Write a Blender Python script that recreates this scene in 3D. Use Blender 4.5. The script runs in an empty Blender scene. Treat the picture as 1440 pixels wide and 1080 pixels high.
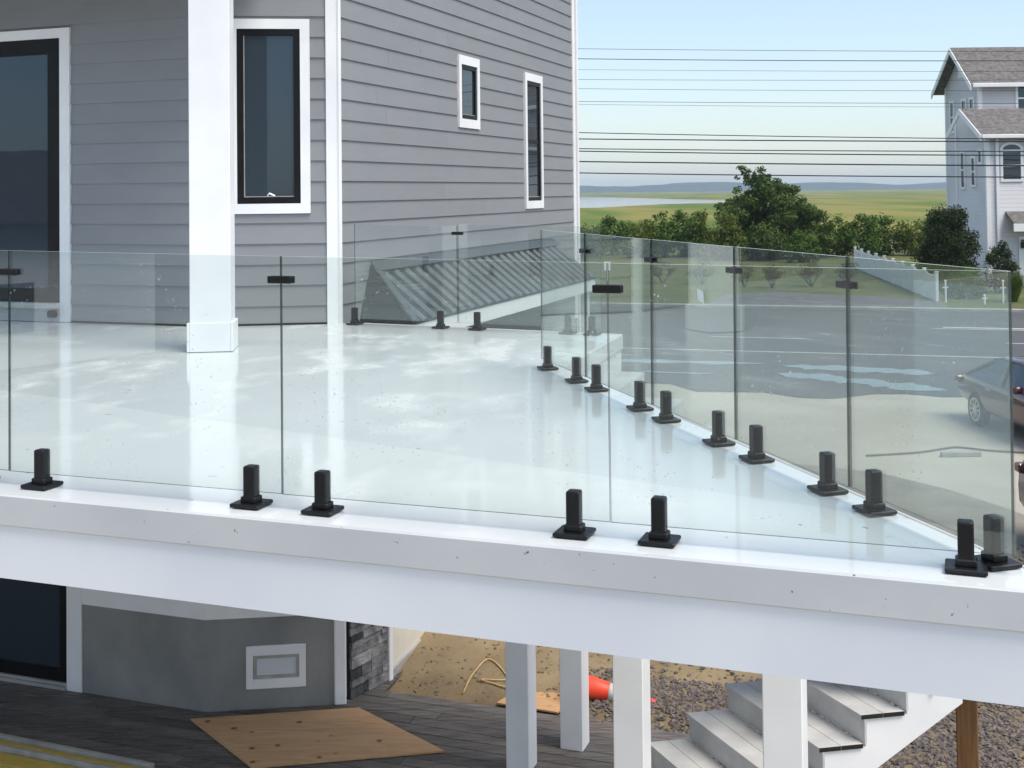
import bpy, bmesh, math, random
from mathutils import Vector, Matrix
random.seed(7)
R = math.radians
sc = bpy.context.scene
col = sc.collection

# ------------------------------------------------------------------ camera
cam_d = bpy.data.cameras.new('camera'); cam = bpy.data.objects.new('camera', cam_d); col.objects.link(cam)
cam_d.sensor_width = 36.0; cam_d.lens = 1718.64 * 36 / 1440
cam_d.shift_x = 0; cam_d.shift_y = -(540 - 229.85) / 1440
cam_d.clip_start = 0.05; cam_d.clip_end = 12000
right = Vector((0.9999416, 0.00024708, -0.0108007)); down = Vector((-0.0108035, 0.02286946, -0.9996801)); fwd = Vector((0, 0.99973843, 0.0228708))
cam.matrix_world = Matrix(((right.x, -down.x, -fwd.x, 0), (right.y, -down.y, -fwd.y, 0), (right.z, -down.z, -fwd.z, 1.22), (0, 0, 0, 1)))
sc.camera = cam

# ------------------------------------------------------------------ sky, sun, exposure
SUN_EL, SUN_AZ = R(60), R(128)          # azimuth from +Y towards +X
w = bpy.data.worlds.new('World'); sc.world = w; w.use_nodes = True
nt = w.node_tree; nt.nodes.clear()
out = nt.nodes.new('ShaderNodeOutputWorld'); bg = nt.nodes.new('ShaderNodeBackground'); sky = nt.nodes.new('ShaderNodeTexSky')
sky.sky_type = 'NISHITA'; sky.sun_disc = False; sky.sun_elevation = SUN_EL; sky.sun_rotation = SUN_AZ
sky.air_density = 1.0; sky.dust_density = 1.0; sky.ozone_density = 1.4; sky.altitude = 0
bg.inputs['Strength'].default_value = 0.078
# thin streaks of high cloud, the same all round the sky
tc = nt.nodes.new('ShaderNodeTexCoord'); mp = nt.nodes.new('ShaderNodeMapping'); mp.inputs['Scale'].default_value = (2.2, 2.2, 13)
mp.inputs['Location'].default_value = (0.9, 0.35, 0.1)
nz = nt.nodes.new('ShaderNodeTexNoise'); nz.inputs['Scale'].default_value = 1.6; nz.inputs['Detail'].default_value = 6
rp = nt.nodes.new('ShaderNodeValToRGB'); rp.color_ramp.elements[0].position = 0.56; rp.color_ramp.elements[1].position = 0.74
rp.color_ramp.elements[1].color = (0.7, 0.7, 0.7, 1); rp.color_ramp.elements[0].color = (.32, .32, .32, 1)      # a thin even veil with denser streaks
mx = nt.nodes.new('ShaderNodeMix'); mx.data_type = 'RGBA'; mx.inputs['B'].default_value = (3.5, 4.15, 4.7, 1)
nt.links.new(tc.outputs['Generated'], mp.inputs['Vector']); nt.links.new(mp.outputs['Vector'], nz.inputs['Vector'])
nt.links.new(nz.outputs['Fac'], rp.inputs['Fac']); nt.links.new(rp.outputs['Color'], mx.inputs['Factor'])
nt.links.new(sky.outputs['Color'], mx.inputs['A']); nt.links.new(mx.outputs['Result'], bg.inputs['Color']); nt.links.new(bg.outputs['Background'], out.inputs['Surface'])
sun_d = bpy.data.lights.new('sun', 'SUN'); sun = bpy.data.objects.new('sun', sun_d); col.objects.link(sun)
sun_d.energy = 1.5; sun_d.angle = R(34); sun_d.color = (1.0, 0.92, 0.81)
sv = Vector((math.sin(SUN_AZ) * math.cos(SUN_EL), math.cos(SUN_AZ) * math.cos(SUN_EL), math.sin(SUN_EL)))
sun.rotation_euler = sv.to_track_quat('Z', 'Y').to_euler(); sun.location = (0, 0, 30)
sc.view_settings.view_transform = 'Standard'; sc.view_settings.look = 'None'; sc.view_settings.exposure = 1.38; sc.view_settings.gamma = 1.0
sc.view_settings.use_curve_mapping = False
sc.cycles.max_bounces = 10; sc.cycles.transparent_max_bounces = 40; sc.cycles.use_denoising = True
sc.cycles.diffuse_bounces = 4; sc.cycles.glossy_bounces = 5; sc.cycles.volume_bounces = 0; sc.cycles.caustics_reflective = False

# ------------------------------------------------------------------ materials
MAT = {}
def nodes_of(name):
    m = bpy.data.materials.new(name); m.use_nodes = True; MAT[name] = m
    n = m.node_tree; return m, n, n.nodes['Principled BSDF'], n.nodes['Material Output']
def mat(name, a, b=None, rough=0.5, spec=0.5, scale=4.0, stretch=(1, 1, 1), detail=5, bump=0.0, bscale=None, metal=0.0, rnd=0.0, r2=None, lo=0.35, hi=0.65, coat=0.0, dist=0.0, rotz=0.0):
    """two tones mixed by noise, optional per-object brightness change, bump and roughness change"""
    m, n, p, o = nodes_of(name)
    b = b or a
    t = n.nodes.new('ShaderNodeTexCoord'); mp = n.nodes.new('ShaderNodeMapping'); mp.inputs['Scale'].default_value = stretch; mp.inputs['Rotation'].default_value = (0, 0, rotz)
    n.links.new(t.outputs['Object'], mp.inputs['Vector'])
    z = n.nodes.new('ShaderNodeTexNoise'); z.inputs['Scale'].default_value = scale; z.inputs['Detail'].default_value = detail; z.inputs['Distortion'].default_value = dist
    n.links.new(mp.outputs['Vector'], z.inputs['Vector'])
    r = n.nodes.new('ShaderNodeMapRange'); r.inputs['From Min'].default_value = lo; r.inputs['From Max'].default_value = hi
    n.links.new(z.outputs['Fac'], r.inputs['Value'])
    x = n.nodes.new('ShaderNodeMix'); x.data_type = 'RGBA'; x.inputs['A'].default_value = (*a, 1); x.inputs['B'].default_value = (*b, 1)
    n.links.new(r.outputs['Result'], x.inputs['Factor'])
    c = x.outputs['Result']
    if rnd:
        oi = n.nodes.new('ShaderNodeObjectInfo'); h = n.nodes.new('ShaderNodeHueSaturation'); q = n.nodes.new('ShaderNodeMapRange')
        q.inputs['To Min'].default_value = 1 - rnd; q.inputs['To Max'].default_value = 1 + rnd
        n.links.new(oi.outputs['Random'], q.inputs['Value']); n.links.new(q.outputs['Result'], h.inputs['Value']); n.links.new(c, h.inputs['Color']); c = h.outputs['Color']
    n.links.new(c, p.inputs['Base Color'])
    if r2 is not None:
        q = n.nodes.new('ShaderNodeMapRange'); q.inputs['To Min'].default_value = rough; q.inputs['To Max'].default_value = r2
        n.links.new(r.outputs['Result'], q.inputs['Value']); n.links.new(q.outputs['Result'], p.inputs['Roughness'])
    else: p.inputs['Roughness'].default_value = rough
    p.inputs['Specular IOR Level'].default_value = spec; p.inputs['Metallic'].default_value = metal; p.inputs['Coat Weight'].default_value = coat
    if bump:
        z2 = n.nodes.new('ShaderNodeTexNoise'); z2.inputs['Scale'].default_value = bscale or scale * 4; z2.inputs['Detail'].default_value = 6
        n.links.new(mp.outputs['Vector'], z2.inputs['Vector'])
        bp = n.nodes.new('ShaderNodeBump'); bp.inputs['Strength'].default_value = bump; bp.inputs['Distance'].default_value = 0.02
        n.links.new(z2.outputs['Fac'], bp.inputs['Height']); n.links.new(bp.outputs['Normal'], p.inputs['Normal'])
    return m
mat('siding', (.236, .244, .258), (.248, .256, .269), rough=.55, spec=.3, scale=2, stretch=(1, 1, 3), bump=.05, bscale=30, rnd=.03)
mat('white', (.78, .78, .79), (.84, .84, .84), rough=.38, spec=.4, scale=2.5, bump=.03)
mat('fascia', (.76, .78, .82), (.84, .85, .87), rough=.28, spec=.4, scale=1.2, bump=.02)
mat('black', (.006, .006, .007), (.011, .011, .012), rough=.4, spec=.3, scale=12, bump=.03)
mat('dark_frame', (.004, .004, .005), (.007, .007, .008), rough=.4, spec=.25, scale=6)
mat('concrete', (.215, .217, .212), (.295, .29, .275), rough=.85, scale=1.7, stretch=(1.2, 1.2, .8), detail=8, bump=.35, bscale=30)
mat('plank', (.070, .061, .055), (.175, .158, .145), rough=.6, scale=3.5, stretch=(1.2, 14, 14), bump=.5, bscale=18, rnd=.25, rotz=R(-20))
mat('wet_roof', (.010, .013, .017), (.030, .036, .042), rough=.45, r2=.6, spec=.25, scale=30, lo=.55, hi=.68, bump=.05, bscale=50)
mat('roof_rib_sheen', (.085, .10, .115), (.13, .15, .165), rough=.4, spec=.4, scale=18, bump=.05)  # paler than the panels: sky sheen on the ribs painted into the colour
mat('roof_flash', (.045, .054, .062), (.075, .088, .10), rough=.4, spec=.4, scale=18, bump=.05)
mat('stone', (.09, .09, .095), (.27, .26, .255), rough=.85, scale=7, bump=.8, bscale=24, rnd=.75)
mat('mortar', (.03, .03, .03), (.05, .05, .05), rough=.95, scale=20)
mat('cream', (.62, .57, .47), (.72, .67, .57), rough=.7, scale=2)
mat('sand', (.275, .212, .130), (.17, .128, .08), rough=.95, spec=.1, scale=1.1, detail=10, bump=.8, bscale=14)
mat('lot', (.45, .415, .355), (.355, .325, .275), rough=.9, spec=.2, scale=.35, detail=10, bump=.5, bscale=9)
mat('dark_ground', (.13, .11, .095), (.085, .075, .07), rough=.95, spec=.15, scale=3, detail=10, bump=1, bscale=20)  # only for the added ground out of view, dark to hold back reflected light
mat('verge', (.27, .245, .21), (.20, .185, .16), rough=.95, spec=.15, scale=1.2, detail=12, bump=.8, bscale=20)
mat('pebble', (.055, .048, .046), (.21, .18, .165), rough=.9, spec=.2, scale=17, detail=2, lo=.3, hi=.7)
mat('asphalt', (.078, .080, .083), (.108, .109, .112), rough=.6, r2=.8, spec=.4, scale=.25, detail=9, bump=.3, bscale=14)
mat('paint', (.62, .62, .60), (.40, .40, .40), rough=.7, scale=4, detail=8)
mat('kerb', (.40, .39, .37), (.30, .29, .28), rough=.9, scale=2)
mat('lawn', (.085, .115, .040), (.15, .145, .065), rough=.95, spec=.1, scale=.5, detail=10, bump=.6, bscale=9)
mat('rock_bed', (.17, .155, .155), (.10, .095, .10), rough=.95, scale=3, detail=10, bump=1, bscale=8)
mat('marsh', (.105, .150, .030), (.225, .205, .060), rough=.95, spec=.05, scale=.045, stretch=(1, .22, 1), detail=14, bump=.4, bscale=.6, lo=.42, hi=.58)
mat('hill', (.022, .040, .022), (.04, .06, .03), rough=1, spec=0, scale=.02)
mat('plywood', (.47, .275, .14), (.56, .35, .19), rough=.75, spec=.3, scale=2.2, stretch=(1, 9, 1), dist=1.6, detail=6, rotz=R(15), bump=.1)
mat('yellow', (.62, .44, .08), (.52, .36, .07), rough=.6, scale=5, stretch=(1, 8, 8))
mat('grey_wood', (.30, .29, .26), (.42, .41, .38), rough=.8, scale=6)
mat('brown_wood', (.11, .050, .014), (.20, .10, .034), rough=.75, scale=3, stretch=(6, 6, .6), bump=.3, bscale=12)
mat('tread', (.42, .42, .42), (.54, .54, .53), rough=.65, scale=4, stretch=(1, 1, 1), bump=.2, bscale=40)
mat('tread_end', (.008, .008, .008), rough=.6)
mat('orange', (.80, .070, .025), (.72, .05, .02), rough=.5, scale=5)
mat('band', (.78, .78, .76), rough=.4)
mat('pink', (.75, .06, .08), rough=.5)
mat('cord', (.52, .37, .16), (.44, .30, .12), rough=.6, scale=20)
mat('hose', (.16, .15, .125), rough=.7)
mat('wire', (.012, .012, .014), rough=.7)
mat('bark', (.075, .058, .042), (.12, .098, .075), rough=.95, scale=6, stretch=(1, 1, .3), bump=.6)
mat('shingle', (.10, .095, .092), (.19, .175, .165), rough=.95, scale=5, detail=9, bump=.7, bscale=9)
mat('garage', (.62, .64, .68), rough=.5)
mat('pole', (.13, .10, .075), (.19, .155, .12), rough=.95, scale=3, stretch=(1, 1, .2))
mat('tyre', (.015, .015, .016), rough=.85); mat('rim', (.58, .58, .60), rough=.28, metal=1.0)
mat('maroon', (.060, .008, .012), rough=.22, coat=1.0, metal=.2); mat('car_black', (.010, .011, .013), rough=.2, coat=1.0)
mat('tail_light', (.10, .010, .012), rough=.15, coat=1.0); mat('chrome', (.65, .66, .68), rough=.15, metal=1.0)
mat('head_light', (.75, .78, .8), rough=.1, coat=1.0)
mat('paper', (.80, .80, .78), rough=.7)

def m_glass():
    m, n, p, o = nodes_of('glass'); n.nodes.remove(p)
    tr = n.nodes.new('ShaderNodeBsdfTransparent'); tr.inputs['Color'].default_value = (.942, .972, .962, 1)
    gl = n.nodes.new('ShaderNodeBsdfGlossy'); gl.inputs['Roughness'].default_value = 0.004; gl.inputs['Color'].default_value = (.95, 1, .99, 1)
    fr = n.nodes.new('ShaderNodeFresnel'); ge = n.nodes.new('ShaderNodeNewGeometry'); io = n.nodes.new('ShaderNodeMapRange')   # same reflectance from both faces of the thin pane
    io.inputs['To Min'].default_value = 1.7; io.inputs['To Max'].default_value = 1 / 1.7; n.links.new(ge.outputs['Backfacing'], io.inputs['Value']); n.links.new(io.outputs['Result'], fr.inputs['IOR'])
    t = n.nodes.new('ShaderNodeTexCoord'); z = n.nodes.new('ShaderNodeTexNoise'); z.inputs['Scale'].default_value = 0.55; z.inputs['Detail'].default_value = 1
    bp = n.nodes.new('ShaderNodeBump'); bp.inputs['Strength'].default_value = .02; bp.inputs['Distance'].default_value = .05
    n.links.new(t.outputs['Object'], z.inputs['Vector']); n.links.new(z.outputs['Fac'], bp.inputs['Height']); n.links.new(bp.outputs['Normal'], gl.inputs['Normal'])
    mx = n.nodes.new('ShaderNodeMixShader'); n.links.new(fr.outputs['Fac'], mx.inputs[0]); n.links.new(tr.outputs[0], mx.inputs[1]); n.links.new(gl.outputs[0], mx.inputs[2])
    # faint dried droplets and smears: thin diffuse dirt
    d = n.nodes.new('ShaderNodeBsdfDiffuse'); d.inputs['Color'].default_value = (.8, .82, .82, 1)
    v = n.nodes.new('ShaderNodeTexVoronoi'); v.inputs['Scale'].default_value = 34
    rr = n.nodes.new('ShaderNodeMapRange'); rr.inputs['From Min'].default_value = .16; rr.inputs['From Max'].default_value = .10; rr.inputs['To Max'].default_value = .7
    z2 = n.nodes.new('ShaderNodeTexNoise'); z2.inputs['Scale'].default_value = 3.2; z2.inputs['Detail'].default_value = 3
    r3 = n.nodes.new('ShaderNodeMapRange'); r3.inputs['From Min'].default_value = .55; r3.inputs['From Max'].default_value = .68
    mu = n.nodes.new('ShaderNodeMath'); mu.operation = 'MULTIPLY'; ad = n.nodes.new('ShaderNodeMath'); ad.operation = 'ADD'; ad.inputs[1].default_value = .012
    n.links.new(t.outputs['Object'], v.inputs['Vector']); n.links.new(t.outputs['Object'], z2.inputs['Vector'])
    n.links.new(v.outputs['Distance'], rr.inputs['Value']); n.links.new(z2.outputs['Fac'], r3.inputs['Value'])
    n.links.new(rr.outputs['Result'], mu.inputs[0]); n.links.new(r3.outputs['Result'], mu.inputs[1]); n.links.new(mu.outputs[0], ad.inputs[0])
    m2 = n.nodes.new('ShaderNodeMixShader'); n.links.new(ad.outputs[0], m2.inputs[0]); n.links.new(mx.outputs[0], m2.inputs[1]); n.links.new(d.outputs[0], m2.inputs[2])
    n.links.new(m2.outputs[0], o.inputs['Surface'])
m_glass()
def m_edge():
    m, n, p, o = nodes_of('glass_edge')
    p.inputs['Base Color'].default_value = (.018, .036, .036, 1); p.inputs['Roughness'].default_value = .2; p.inputs['Alpha'].default_value = .8
m_edge()
def m_edge_top():
    m, n, p, o = nodes_of('glass_edge_top')
    p.inputs['Base Color'].default_value = (.72, .80, .79, 1); p.inputs['Roughness'].default_value = .2
m_edge_top()
def m_pane():
    m, n, p, o = nodes_of('pane')
    p.inputs['Base Color'].default_value = (.028, .038, .047, 1); p.inputs['Roughness'].default_value = .015; p.inputs['Specular IOR Level'].default_value = .8; p.inputs['Specular Tint'].default_value = (.62, .78, 1, 1)
    t = n.nodes.new('ShaderNodeTexCoord'); z = n.nodes.new('ShaderNodeTexNoise'); z.inputs['Scale'].default_value = .8; bp = n.nodes.new('ShaderNodeBump')
    bp.inputs['Strength'].default_value = .05; bp.inputs['Distance'].default_value = .05
    n.links.new(t.outputs['Object'], z.inputs['Vector']); n.links.new(z.outputs['Fac'], bp.inputs['Height']); n.links.new(bp.outputs['Normal'], p.inputs['Normal'])
m_pane()
def m_water():
    m, n, p, o = nodes_of('water')
    p.inputs['Base Color'].default_value = (.10, .115, .115, 1); p.inputs['Roughness'].default_value = .04; p.inputs['Specular IOR Level'].default_value = .6
m_water()
def m_deck():
    m, n, p, o = nodes_of('deck')
    t = n.nodes.new('ShaderNodeTexCoord')
    def noise(s, stretch, det, rot=0):
        mp = n.nodes.new('ShaderNodeMapping'); mp.inputs['Scale'].default_value = stretch; mp.inputs['Rotation'].default_value = (0, 0, rot)
        z = n.nodes.new('ShaderNodeTexNoise'); z.inputs['Scale'].default_value = s; z.inputs['Detail'].default_value = det; z.inputs['Roughness'].default_value = .55
        n.links.new(t.outputs['Object'], mp.inputs['Vector']); n.links.new(mp.outputs['Vector'], z.inputs['Vector']); return z
    def rng(src, a, b, c=0, d=1):
        r = n.nodes.new('ShaderNodeMapRange'); r.inputs['From Min'].default_value = a; r.inputs['From Max'].default_value = b; r.inputs['To Min'].default_value = c; r.inputs['To Max'].default_value = d
        n.links.new(src, r.inputs['Value']); return r.outputs['Result']
    big = noise(.55, (1, 1, 1), 4); pat = noise(2.1, (1, .55, 1), 7, R(-25)); fine = noise(14, (1, 1, 1), 5)
    patch = rng(pat.outputs['Fac'], .52, .70)
    x1 = n.nodes.new('ShaderNodeMix'); x1.data_type = 'RGBA'; x1.inputs['A'].default_value = (.665, .705, .715, 1); x1.inputs['B'].default_value = (.735, .765, .765, 1)
    n.links.new(rng(big.outputs['Fac'], .35, .65), x1.inputs['Factor'])
    x2 = n.nodes.new('ShaderNodeMix'); x2.data_type = 'RGBA'; x2.inputs['B'].default_value = (.80, .815, .81, 1)
    n.links.new(x1.outputs['Result'], x2.inputs['A']); n.links.new(patch, x2.inputs['Factor'])
    sp = rng(fine.outputs['Fac'], .70, .74)                       # specks of dirt
    x3 = n.nodes.new('ShaderNodeMix'); x3.data_type = 'RGBA'; x3.inputs['B'].default_value = (.36, .37, .36, 1)
    n.links.new(x2.outputs['Result'], x3.inputs['A']); n.links.new(sp, x3.inputs['Factor']); n.links.new(x3.outputs['Result'], p.inputs['Base Color'])
    n.links.new(rng(patch, 0, 1, .085, .34), p.inputs['Roughness'])
    p.inputs['Specular IOR Level'].default_value = .5
    b2 = noise(5, (1, 1, 1), 3); bp = n.nodes.new('ShaderNodeBump'); bp.inputs['Strength'].default_value = .035; bp.inputs['Distance'].default_value = .02
    n.links.new(b2.outputs['Fac'], bp.inputs['Height']); n.links.new(bp.outputs['Normal'], p.inputs['Normal'])
m_deck()
def m_curb():
    m = mat('curb', (.56, .57, .585), (.63, .635, .64), rough=.38, spec=.4, scale=1.5, bump=.06, bscale=12)
    n = m.node_tree; p = n.nodes['Principled BSDF']
    src = p.inputs['Base Color'].links[0].from_socket
    t = n.nodes.new('ShaderNodeTexCoord'); z = n.nodes.new('ShaderNodeTexNoise'); z.inputs['Scale'].default_value = 34; z.inputs['Detail'].default_value = 7
    r = n.nodes.new('ShaderNodeMapRange'); r.inputs['From Min'].default_value = .70; r.inputs['From Max'].default_value = .72; n.links.new(t.outputs['Object'], z.inputs['Vector']); n.links.new(z.outputs['Fac'], r.inputs['Value'])
    x = n.nodes.new('ShaderNodeMix'); x.data_type = 'RGBA'; x.inputs['B'].default_value = (.17, .14, .11, 1); n.links.new(src, x.inputs['A']); n.links.new(r.outputs['Result'], x.inputs['Factor']); n.links.new(x.outputs['Result'], p.inputs['Base Color'])
m_curb()
def m_ply():
    m = MAT['plywood']; n = m.node_tree; p = n.nodes['Principled BSDF']; src = p.inputs['Base Color'].links[0].from_socket
    t = n.nodes.new('ShaderNodeTexCoord'); z = n.nodes.new('ShaderNodeTexVoronoi'); z.inputs['Scale'].default_value = 5.5; z.inputs['Randomness'].default_value = 1
    r = n.nodes.new('ShaderNodeMapRange'); r.inputs['From Min'].default_value = .19; r.inputs['From Max'].default_value = .10; n.links.new(t.outputs['Object'], z.inputs['Vector']); n.links.new(z.outputs['Distance'], r.inputs['Value'])
    x = n.nodes.new('ShaderNodeMix'); x.data_type = 'RGBA'; x.inputs['B'].default_value = (.20, .09, .035, 1); n.links.new(src, x.inputs['A']); n.links.new(r.outputs['Result'], x.inputs['Factor']); n.links.new(x.outputs['Result'], p.inputs['Base Color'])
m_ply()
def m_leaf(name, a, b):
    m, n, p, o = nodes_of(name); n.nodes.remove(p)
    at = n.nodes.new('ShaderNodeAttribute'); at.attribute_name = 'tint'
    x = n.nodes.new('ShaderNodeMix'); x.data_type = 'RGBA'; x.inputs['A'].default_value = (*a, 1); x.inputs['B'].default_value = (*b, 1)
    n.links.new(at.outputs['Fac'], x.inputs['Factor'])
    d = n.nodes.new('ShaderNodeBsdfPrincipled'); d.inputs['Roughness'].default_value = .6; d.inputs['Specular IOR Level'].default_value = .25; tl = n.nodes.new('ShaderNodeBsdfTranslucent')
    n.links.new(x.outputs['Result'], d.inputs['Base Color']); n.links.new(x.outputs['Result'], tl.inputs['Color'])
    s = n.nodes.new('ShaderNodeMixShader'); s.inputs[0].default_value = .3; n.links.new(d.outputs[0], s.inputs[1]); n.links.new(tl.outputs[0], s.inputs[2]); n.links.new(s.outputs[0], o.inputs['Surface'])
m_leaf('leaf_tree', (.045, .085, .016), (.12, .18, .036)); m_leaf('leaf_hedge', (.050, .105, .016), (.13, .205, .034)); m_leaf('leaf_dark', (.014, .030, .010), (.046, .068, .020))
m_leaf('leaf_yellow', (.085, .125, .020), (.18, .22, .045)); m_leaf('leaf_shrub', (.085, .09, .035), (.19, .165, .06)); m_leaf('blade', (.07, .12, .02), (.16, .21, .05))
def m_siding2():
    m = mat('siding_far', (.58, .57, .58), (.64, .63, .64), rough=.6, scale=.6)
    n = m.node_tree; p = n.nodes['Principled BSDF']; t = n.nodes.new('ShaderNodeTexCoord'); s = n.nodes.new('ShaderNodeSeparateXYZ'); n.links.new(t.outputs['Object'], s.inputs[0])
    mu = n.nodes.new('ShaderNodeMath'); mu.operation = 'MULTIPLY'; mu.inputs[1].default_value = 5.0; fr = n.nodes.new('ShaderNodeMath'); fr.operation = 'FRACT'
    n.links.new(s.outputs['Z'], mu.inputs[0]); n.links.new(mu.outputs[0], fr.inputs[0])
    bp = n.nodes.new('ShaderNodeBump'); bp.inputs['Strength'].default_value = 1.0; bp.inputs['Distance'].default_value = .05; bp.invert = True; n.links.new(fr.outputs[0], bp.inputs['Height']); n.links.new(bp.outputs['Normal'], p.inputs['Normal'])
m_siding2()

# ------------------------------------------------------------------ mesh helpers
OFF = {}
def V(*a): return Vector(a)
class MB:
    def __init__(s): s.v = []; s.f = []; s.mi = []; s.cur = 0
    def add(s, vs, fs):
        k = len(s.v); s.v += [tuple(q) for q in vs]; s.f += [tuple(i + k for i in f) for f in fs]; s.mi += [s.cur] * len(fs); return s
    def box8(s, p): return s.add(p, [(0, 3, 2, 1), (4, 5, 6, 7), (0, 1, 5, 4), (1, 2, 6, 5), (2, 3, 7, 6), (3, 0, 4, 7)])
    def obox(s, o, a, b, c):
        o, a, b, c = map(Vector, (o, a, b, c))
        if a.cross(b).dot(c) < 0: a, b = b, a
        return s.box8([o, o + a, o + a + b, o + b, o + c, o + a + c, o + a + b + c, o + b + c])
    def cbox(s, c, ax, ay, az): c, ax, ay, az = map(Vector, (c, ax, ay, az)); return s.obox(c - ax / 2 - ay / 2 - az / 2, ax, ay, az)
    def prism(s, poly, z0, z1, top=None):
        n = len(poly)
        if sum(poly[i][0] * poly[(i + 1) % n][1] - poly[(i + 1) % n][0] * poly[i][1] for i in range(n)) < 0: poly = poly[::-1]
        return s.add([(x, y, z0) for x, y in poly] + [(x, y, z1) for x, y in poly], [tuple(range(n - 1, -1, -1)), tuple(range(n, 2 * n))] + [(i, (i + 1) % n, n + (i + 1) % n, n + i) for i in range(n)])
    def extr(s, poly3, d):          # polygon of 3-D points pushed along d
        n = len(poly3); d = Vector(d); p = [Vector(q) for q in poly3]
        nn = sum(((p[i]).cross(p[(i + 1) % n]) for i in range(n)), Vector())
        if nn.dot(d) < 0: p = p[::-1]
        return s.add(p + [q + d for q in p], [tuple(range(n - 1, -1, -1)), tuple(range(n, 2 * n))] + [(i, (i + 1) % n, n + (i + 1) % n, n + i) for i in range(n)])
    def tube(s, pts, r, n=6, r1=None, cap=True):
        pts = [Vector(p) for p in pts]; k = len(s.v); m = len(pts)
        for i, p in enumerate(pts):
            t = (pts[min(i + 1, m - 1)] - pts[max(i - 1, 0)]).normalized(); u = t.cross(V(0, 0, 1) if abs(t.z) < .9 else V(1, 0, 0)).normalized(); q = t.cross(u)
            rr = r if r1 is None else r + (r1 - r) * i / (m - 1)
            s.v += [tuple(p + (u * math.cos(2 * math.pi * j / n) + q * math.sin(2 * math.pi * j / n)) * rr) for j in range(n)]
        for i in range(m - 1):
            for j in range(n): a = k + i * n + j; b = k + i * n + (j + 1) % n; s.f.append((a, b, b + n, a + n)); s.mi.append(s.cur)
        if cap: s.f.append(tuple(k + j for j in range(n - 1, -1, -1))); s.f.append(tuple(k + (m - 1) * n + j for j in range(n))); s.mi += [s.cur] * 2
        return s
    def lathe(s, prof, c, axis, n=24):      # prof: (distance along axis, radius)
        return s.tubes_r([Vector(c) + Vector(axis).normalized() * a for a, _ in prof], [b for _, b in prof], n, Vector(axis).normalized())
    def tubes_r(s, pts, rs, n, t):
        k = len(s.v); m = len(pts); u = t.cross(V(0, 0, 1) if abs(t.z) < .9 else V(1, 0, 0)).normalized(); q = t.cross(u)
        for p, r in zip(pts, rs): s.v += [tuple(p + (u * math.cos(2 * math.pi * j / n) + q * math.sin(2 * math.pi * j / n)) * r) for j in range(n)]
        for i in range(m - 1):
            for j in range(n): a = k + i * n + j; b = k + i * n + (j + 1) % n; s.f.append((a, b, b + n, a + n)); s.mi.append(s.cur)
        s.f.append(tuple(k + j for j in range(n - 1, -1, -1))); s.f.append(tuple(k + (m - 1) * n + j for j in range(n))); s.mi += [s.cur] * 2
        return s
    def build(s, name, mats, parent=None, bevel=0, smooth=False, seg=1):
        off = OFF.get(parent, V(0, 0, 0))
        me = bpy.data.meshes.new(name); me.from_pydata([tuple(Vector(q) - off) for q in s.v], [], s.f)
        for m in ([mats] if isinstance(mats, str) else mats): me.materials.append(MAT[m])
        for p, i in zip(me.polygons, s.mi): p.material_index = i
        if bevel:
            b = bmesh.new(); b.from_mesh(me); bmesh.ops.remove_doubles(b, verts=b.verts, dist=1e-5)
            bmesh.ops.bevel(b, geom=b.edges[:], offset=bevel, segments=seg, affect='EDGES', profile=.6, clamp_overlap=True); b.to_mesh(me); b.free()
        if smooth:
            for p in me.polygons: p.use_smooth = True
        me.update()
        o = bpy.data.objects.new(name, me); col.objects.link(o)
        if parent: o.parent = parent
        OFF[o] = off; return o
def tag(o, label=None, cat=None, group=None, kind=None):
    if label: o['label'] = label
    if cat: o['category'] = cat
    if group: o['group'] = group
    if kind: o['kind'] = kind
    return o
def thing(name, loc, label, cat, group=None):
    o = bpy.data.objects.new(name, None); o.empty_display_size = .2; o.location = loc; col.objects.link(o); OFF[o] = Vector(loc); return tag(o, label, cat, group)
def struct(o): return tag(o, kind='structure')
def azv(a): return V(math.sin(R(a)), math.cos(R(a)), 0)

# ------------------------------------------------------------------ ground, road, lot, lawn, marsh, hills
GZ = -3.6
ZP = -3.523
def sheet(name, poly, z, m):
    b = MB(); b.add([(x, y, z) for x, y in poly], [tuple(range(len(poly)))]); o = b.build(name, m)
    if o.data.polygons[0].normal.z < 0: o.data.flip_normals()
    return struct(o)
sheet('ground', [(-3500, -400), (3500, -400), (3500, 4600), (-3500, 4600)], GZ - .06, 'marsh')
rd = V(.960, -.279, 0); rn = V(.279, .960, 0)
def rp_(a, o): q = rd * a + rn * o; return (q.x, q.y)
def strip(name, o0, o1, a0, a1, z, m): return sheet(name, [rp_(a0, o0), rp_(a1, o0), rp_(a1, o1), rp_(a0, o1)], z, m)
strip('parking_lot', -60, 31, -120, 150, GZ - .012, 'lot')
sheet('unseen_dark_ground', [(-110, -110), (110, -110), (110, -20), (20, -12), (-30, -7), (-110, 0)], GZ - .006, 'dark_ground')  # unseen ground behind the camera, added dark to dim reflections in the front glass
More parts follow.
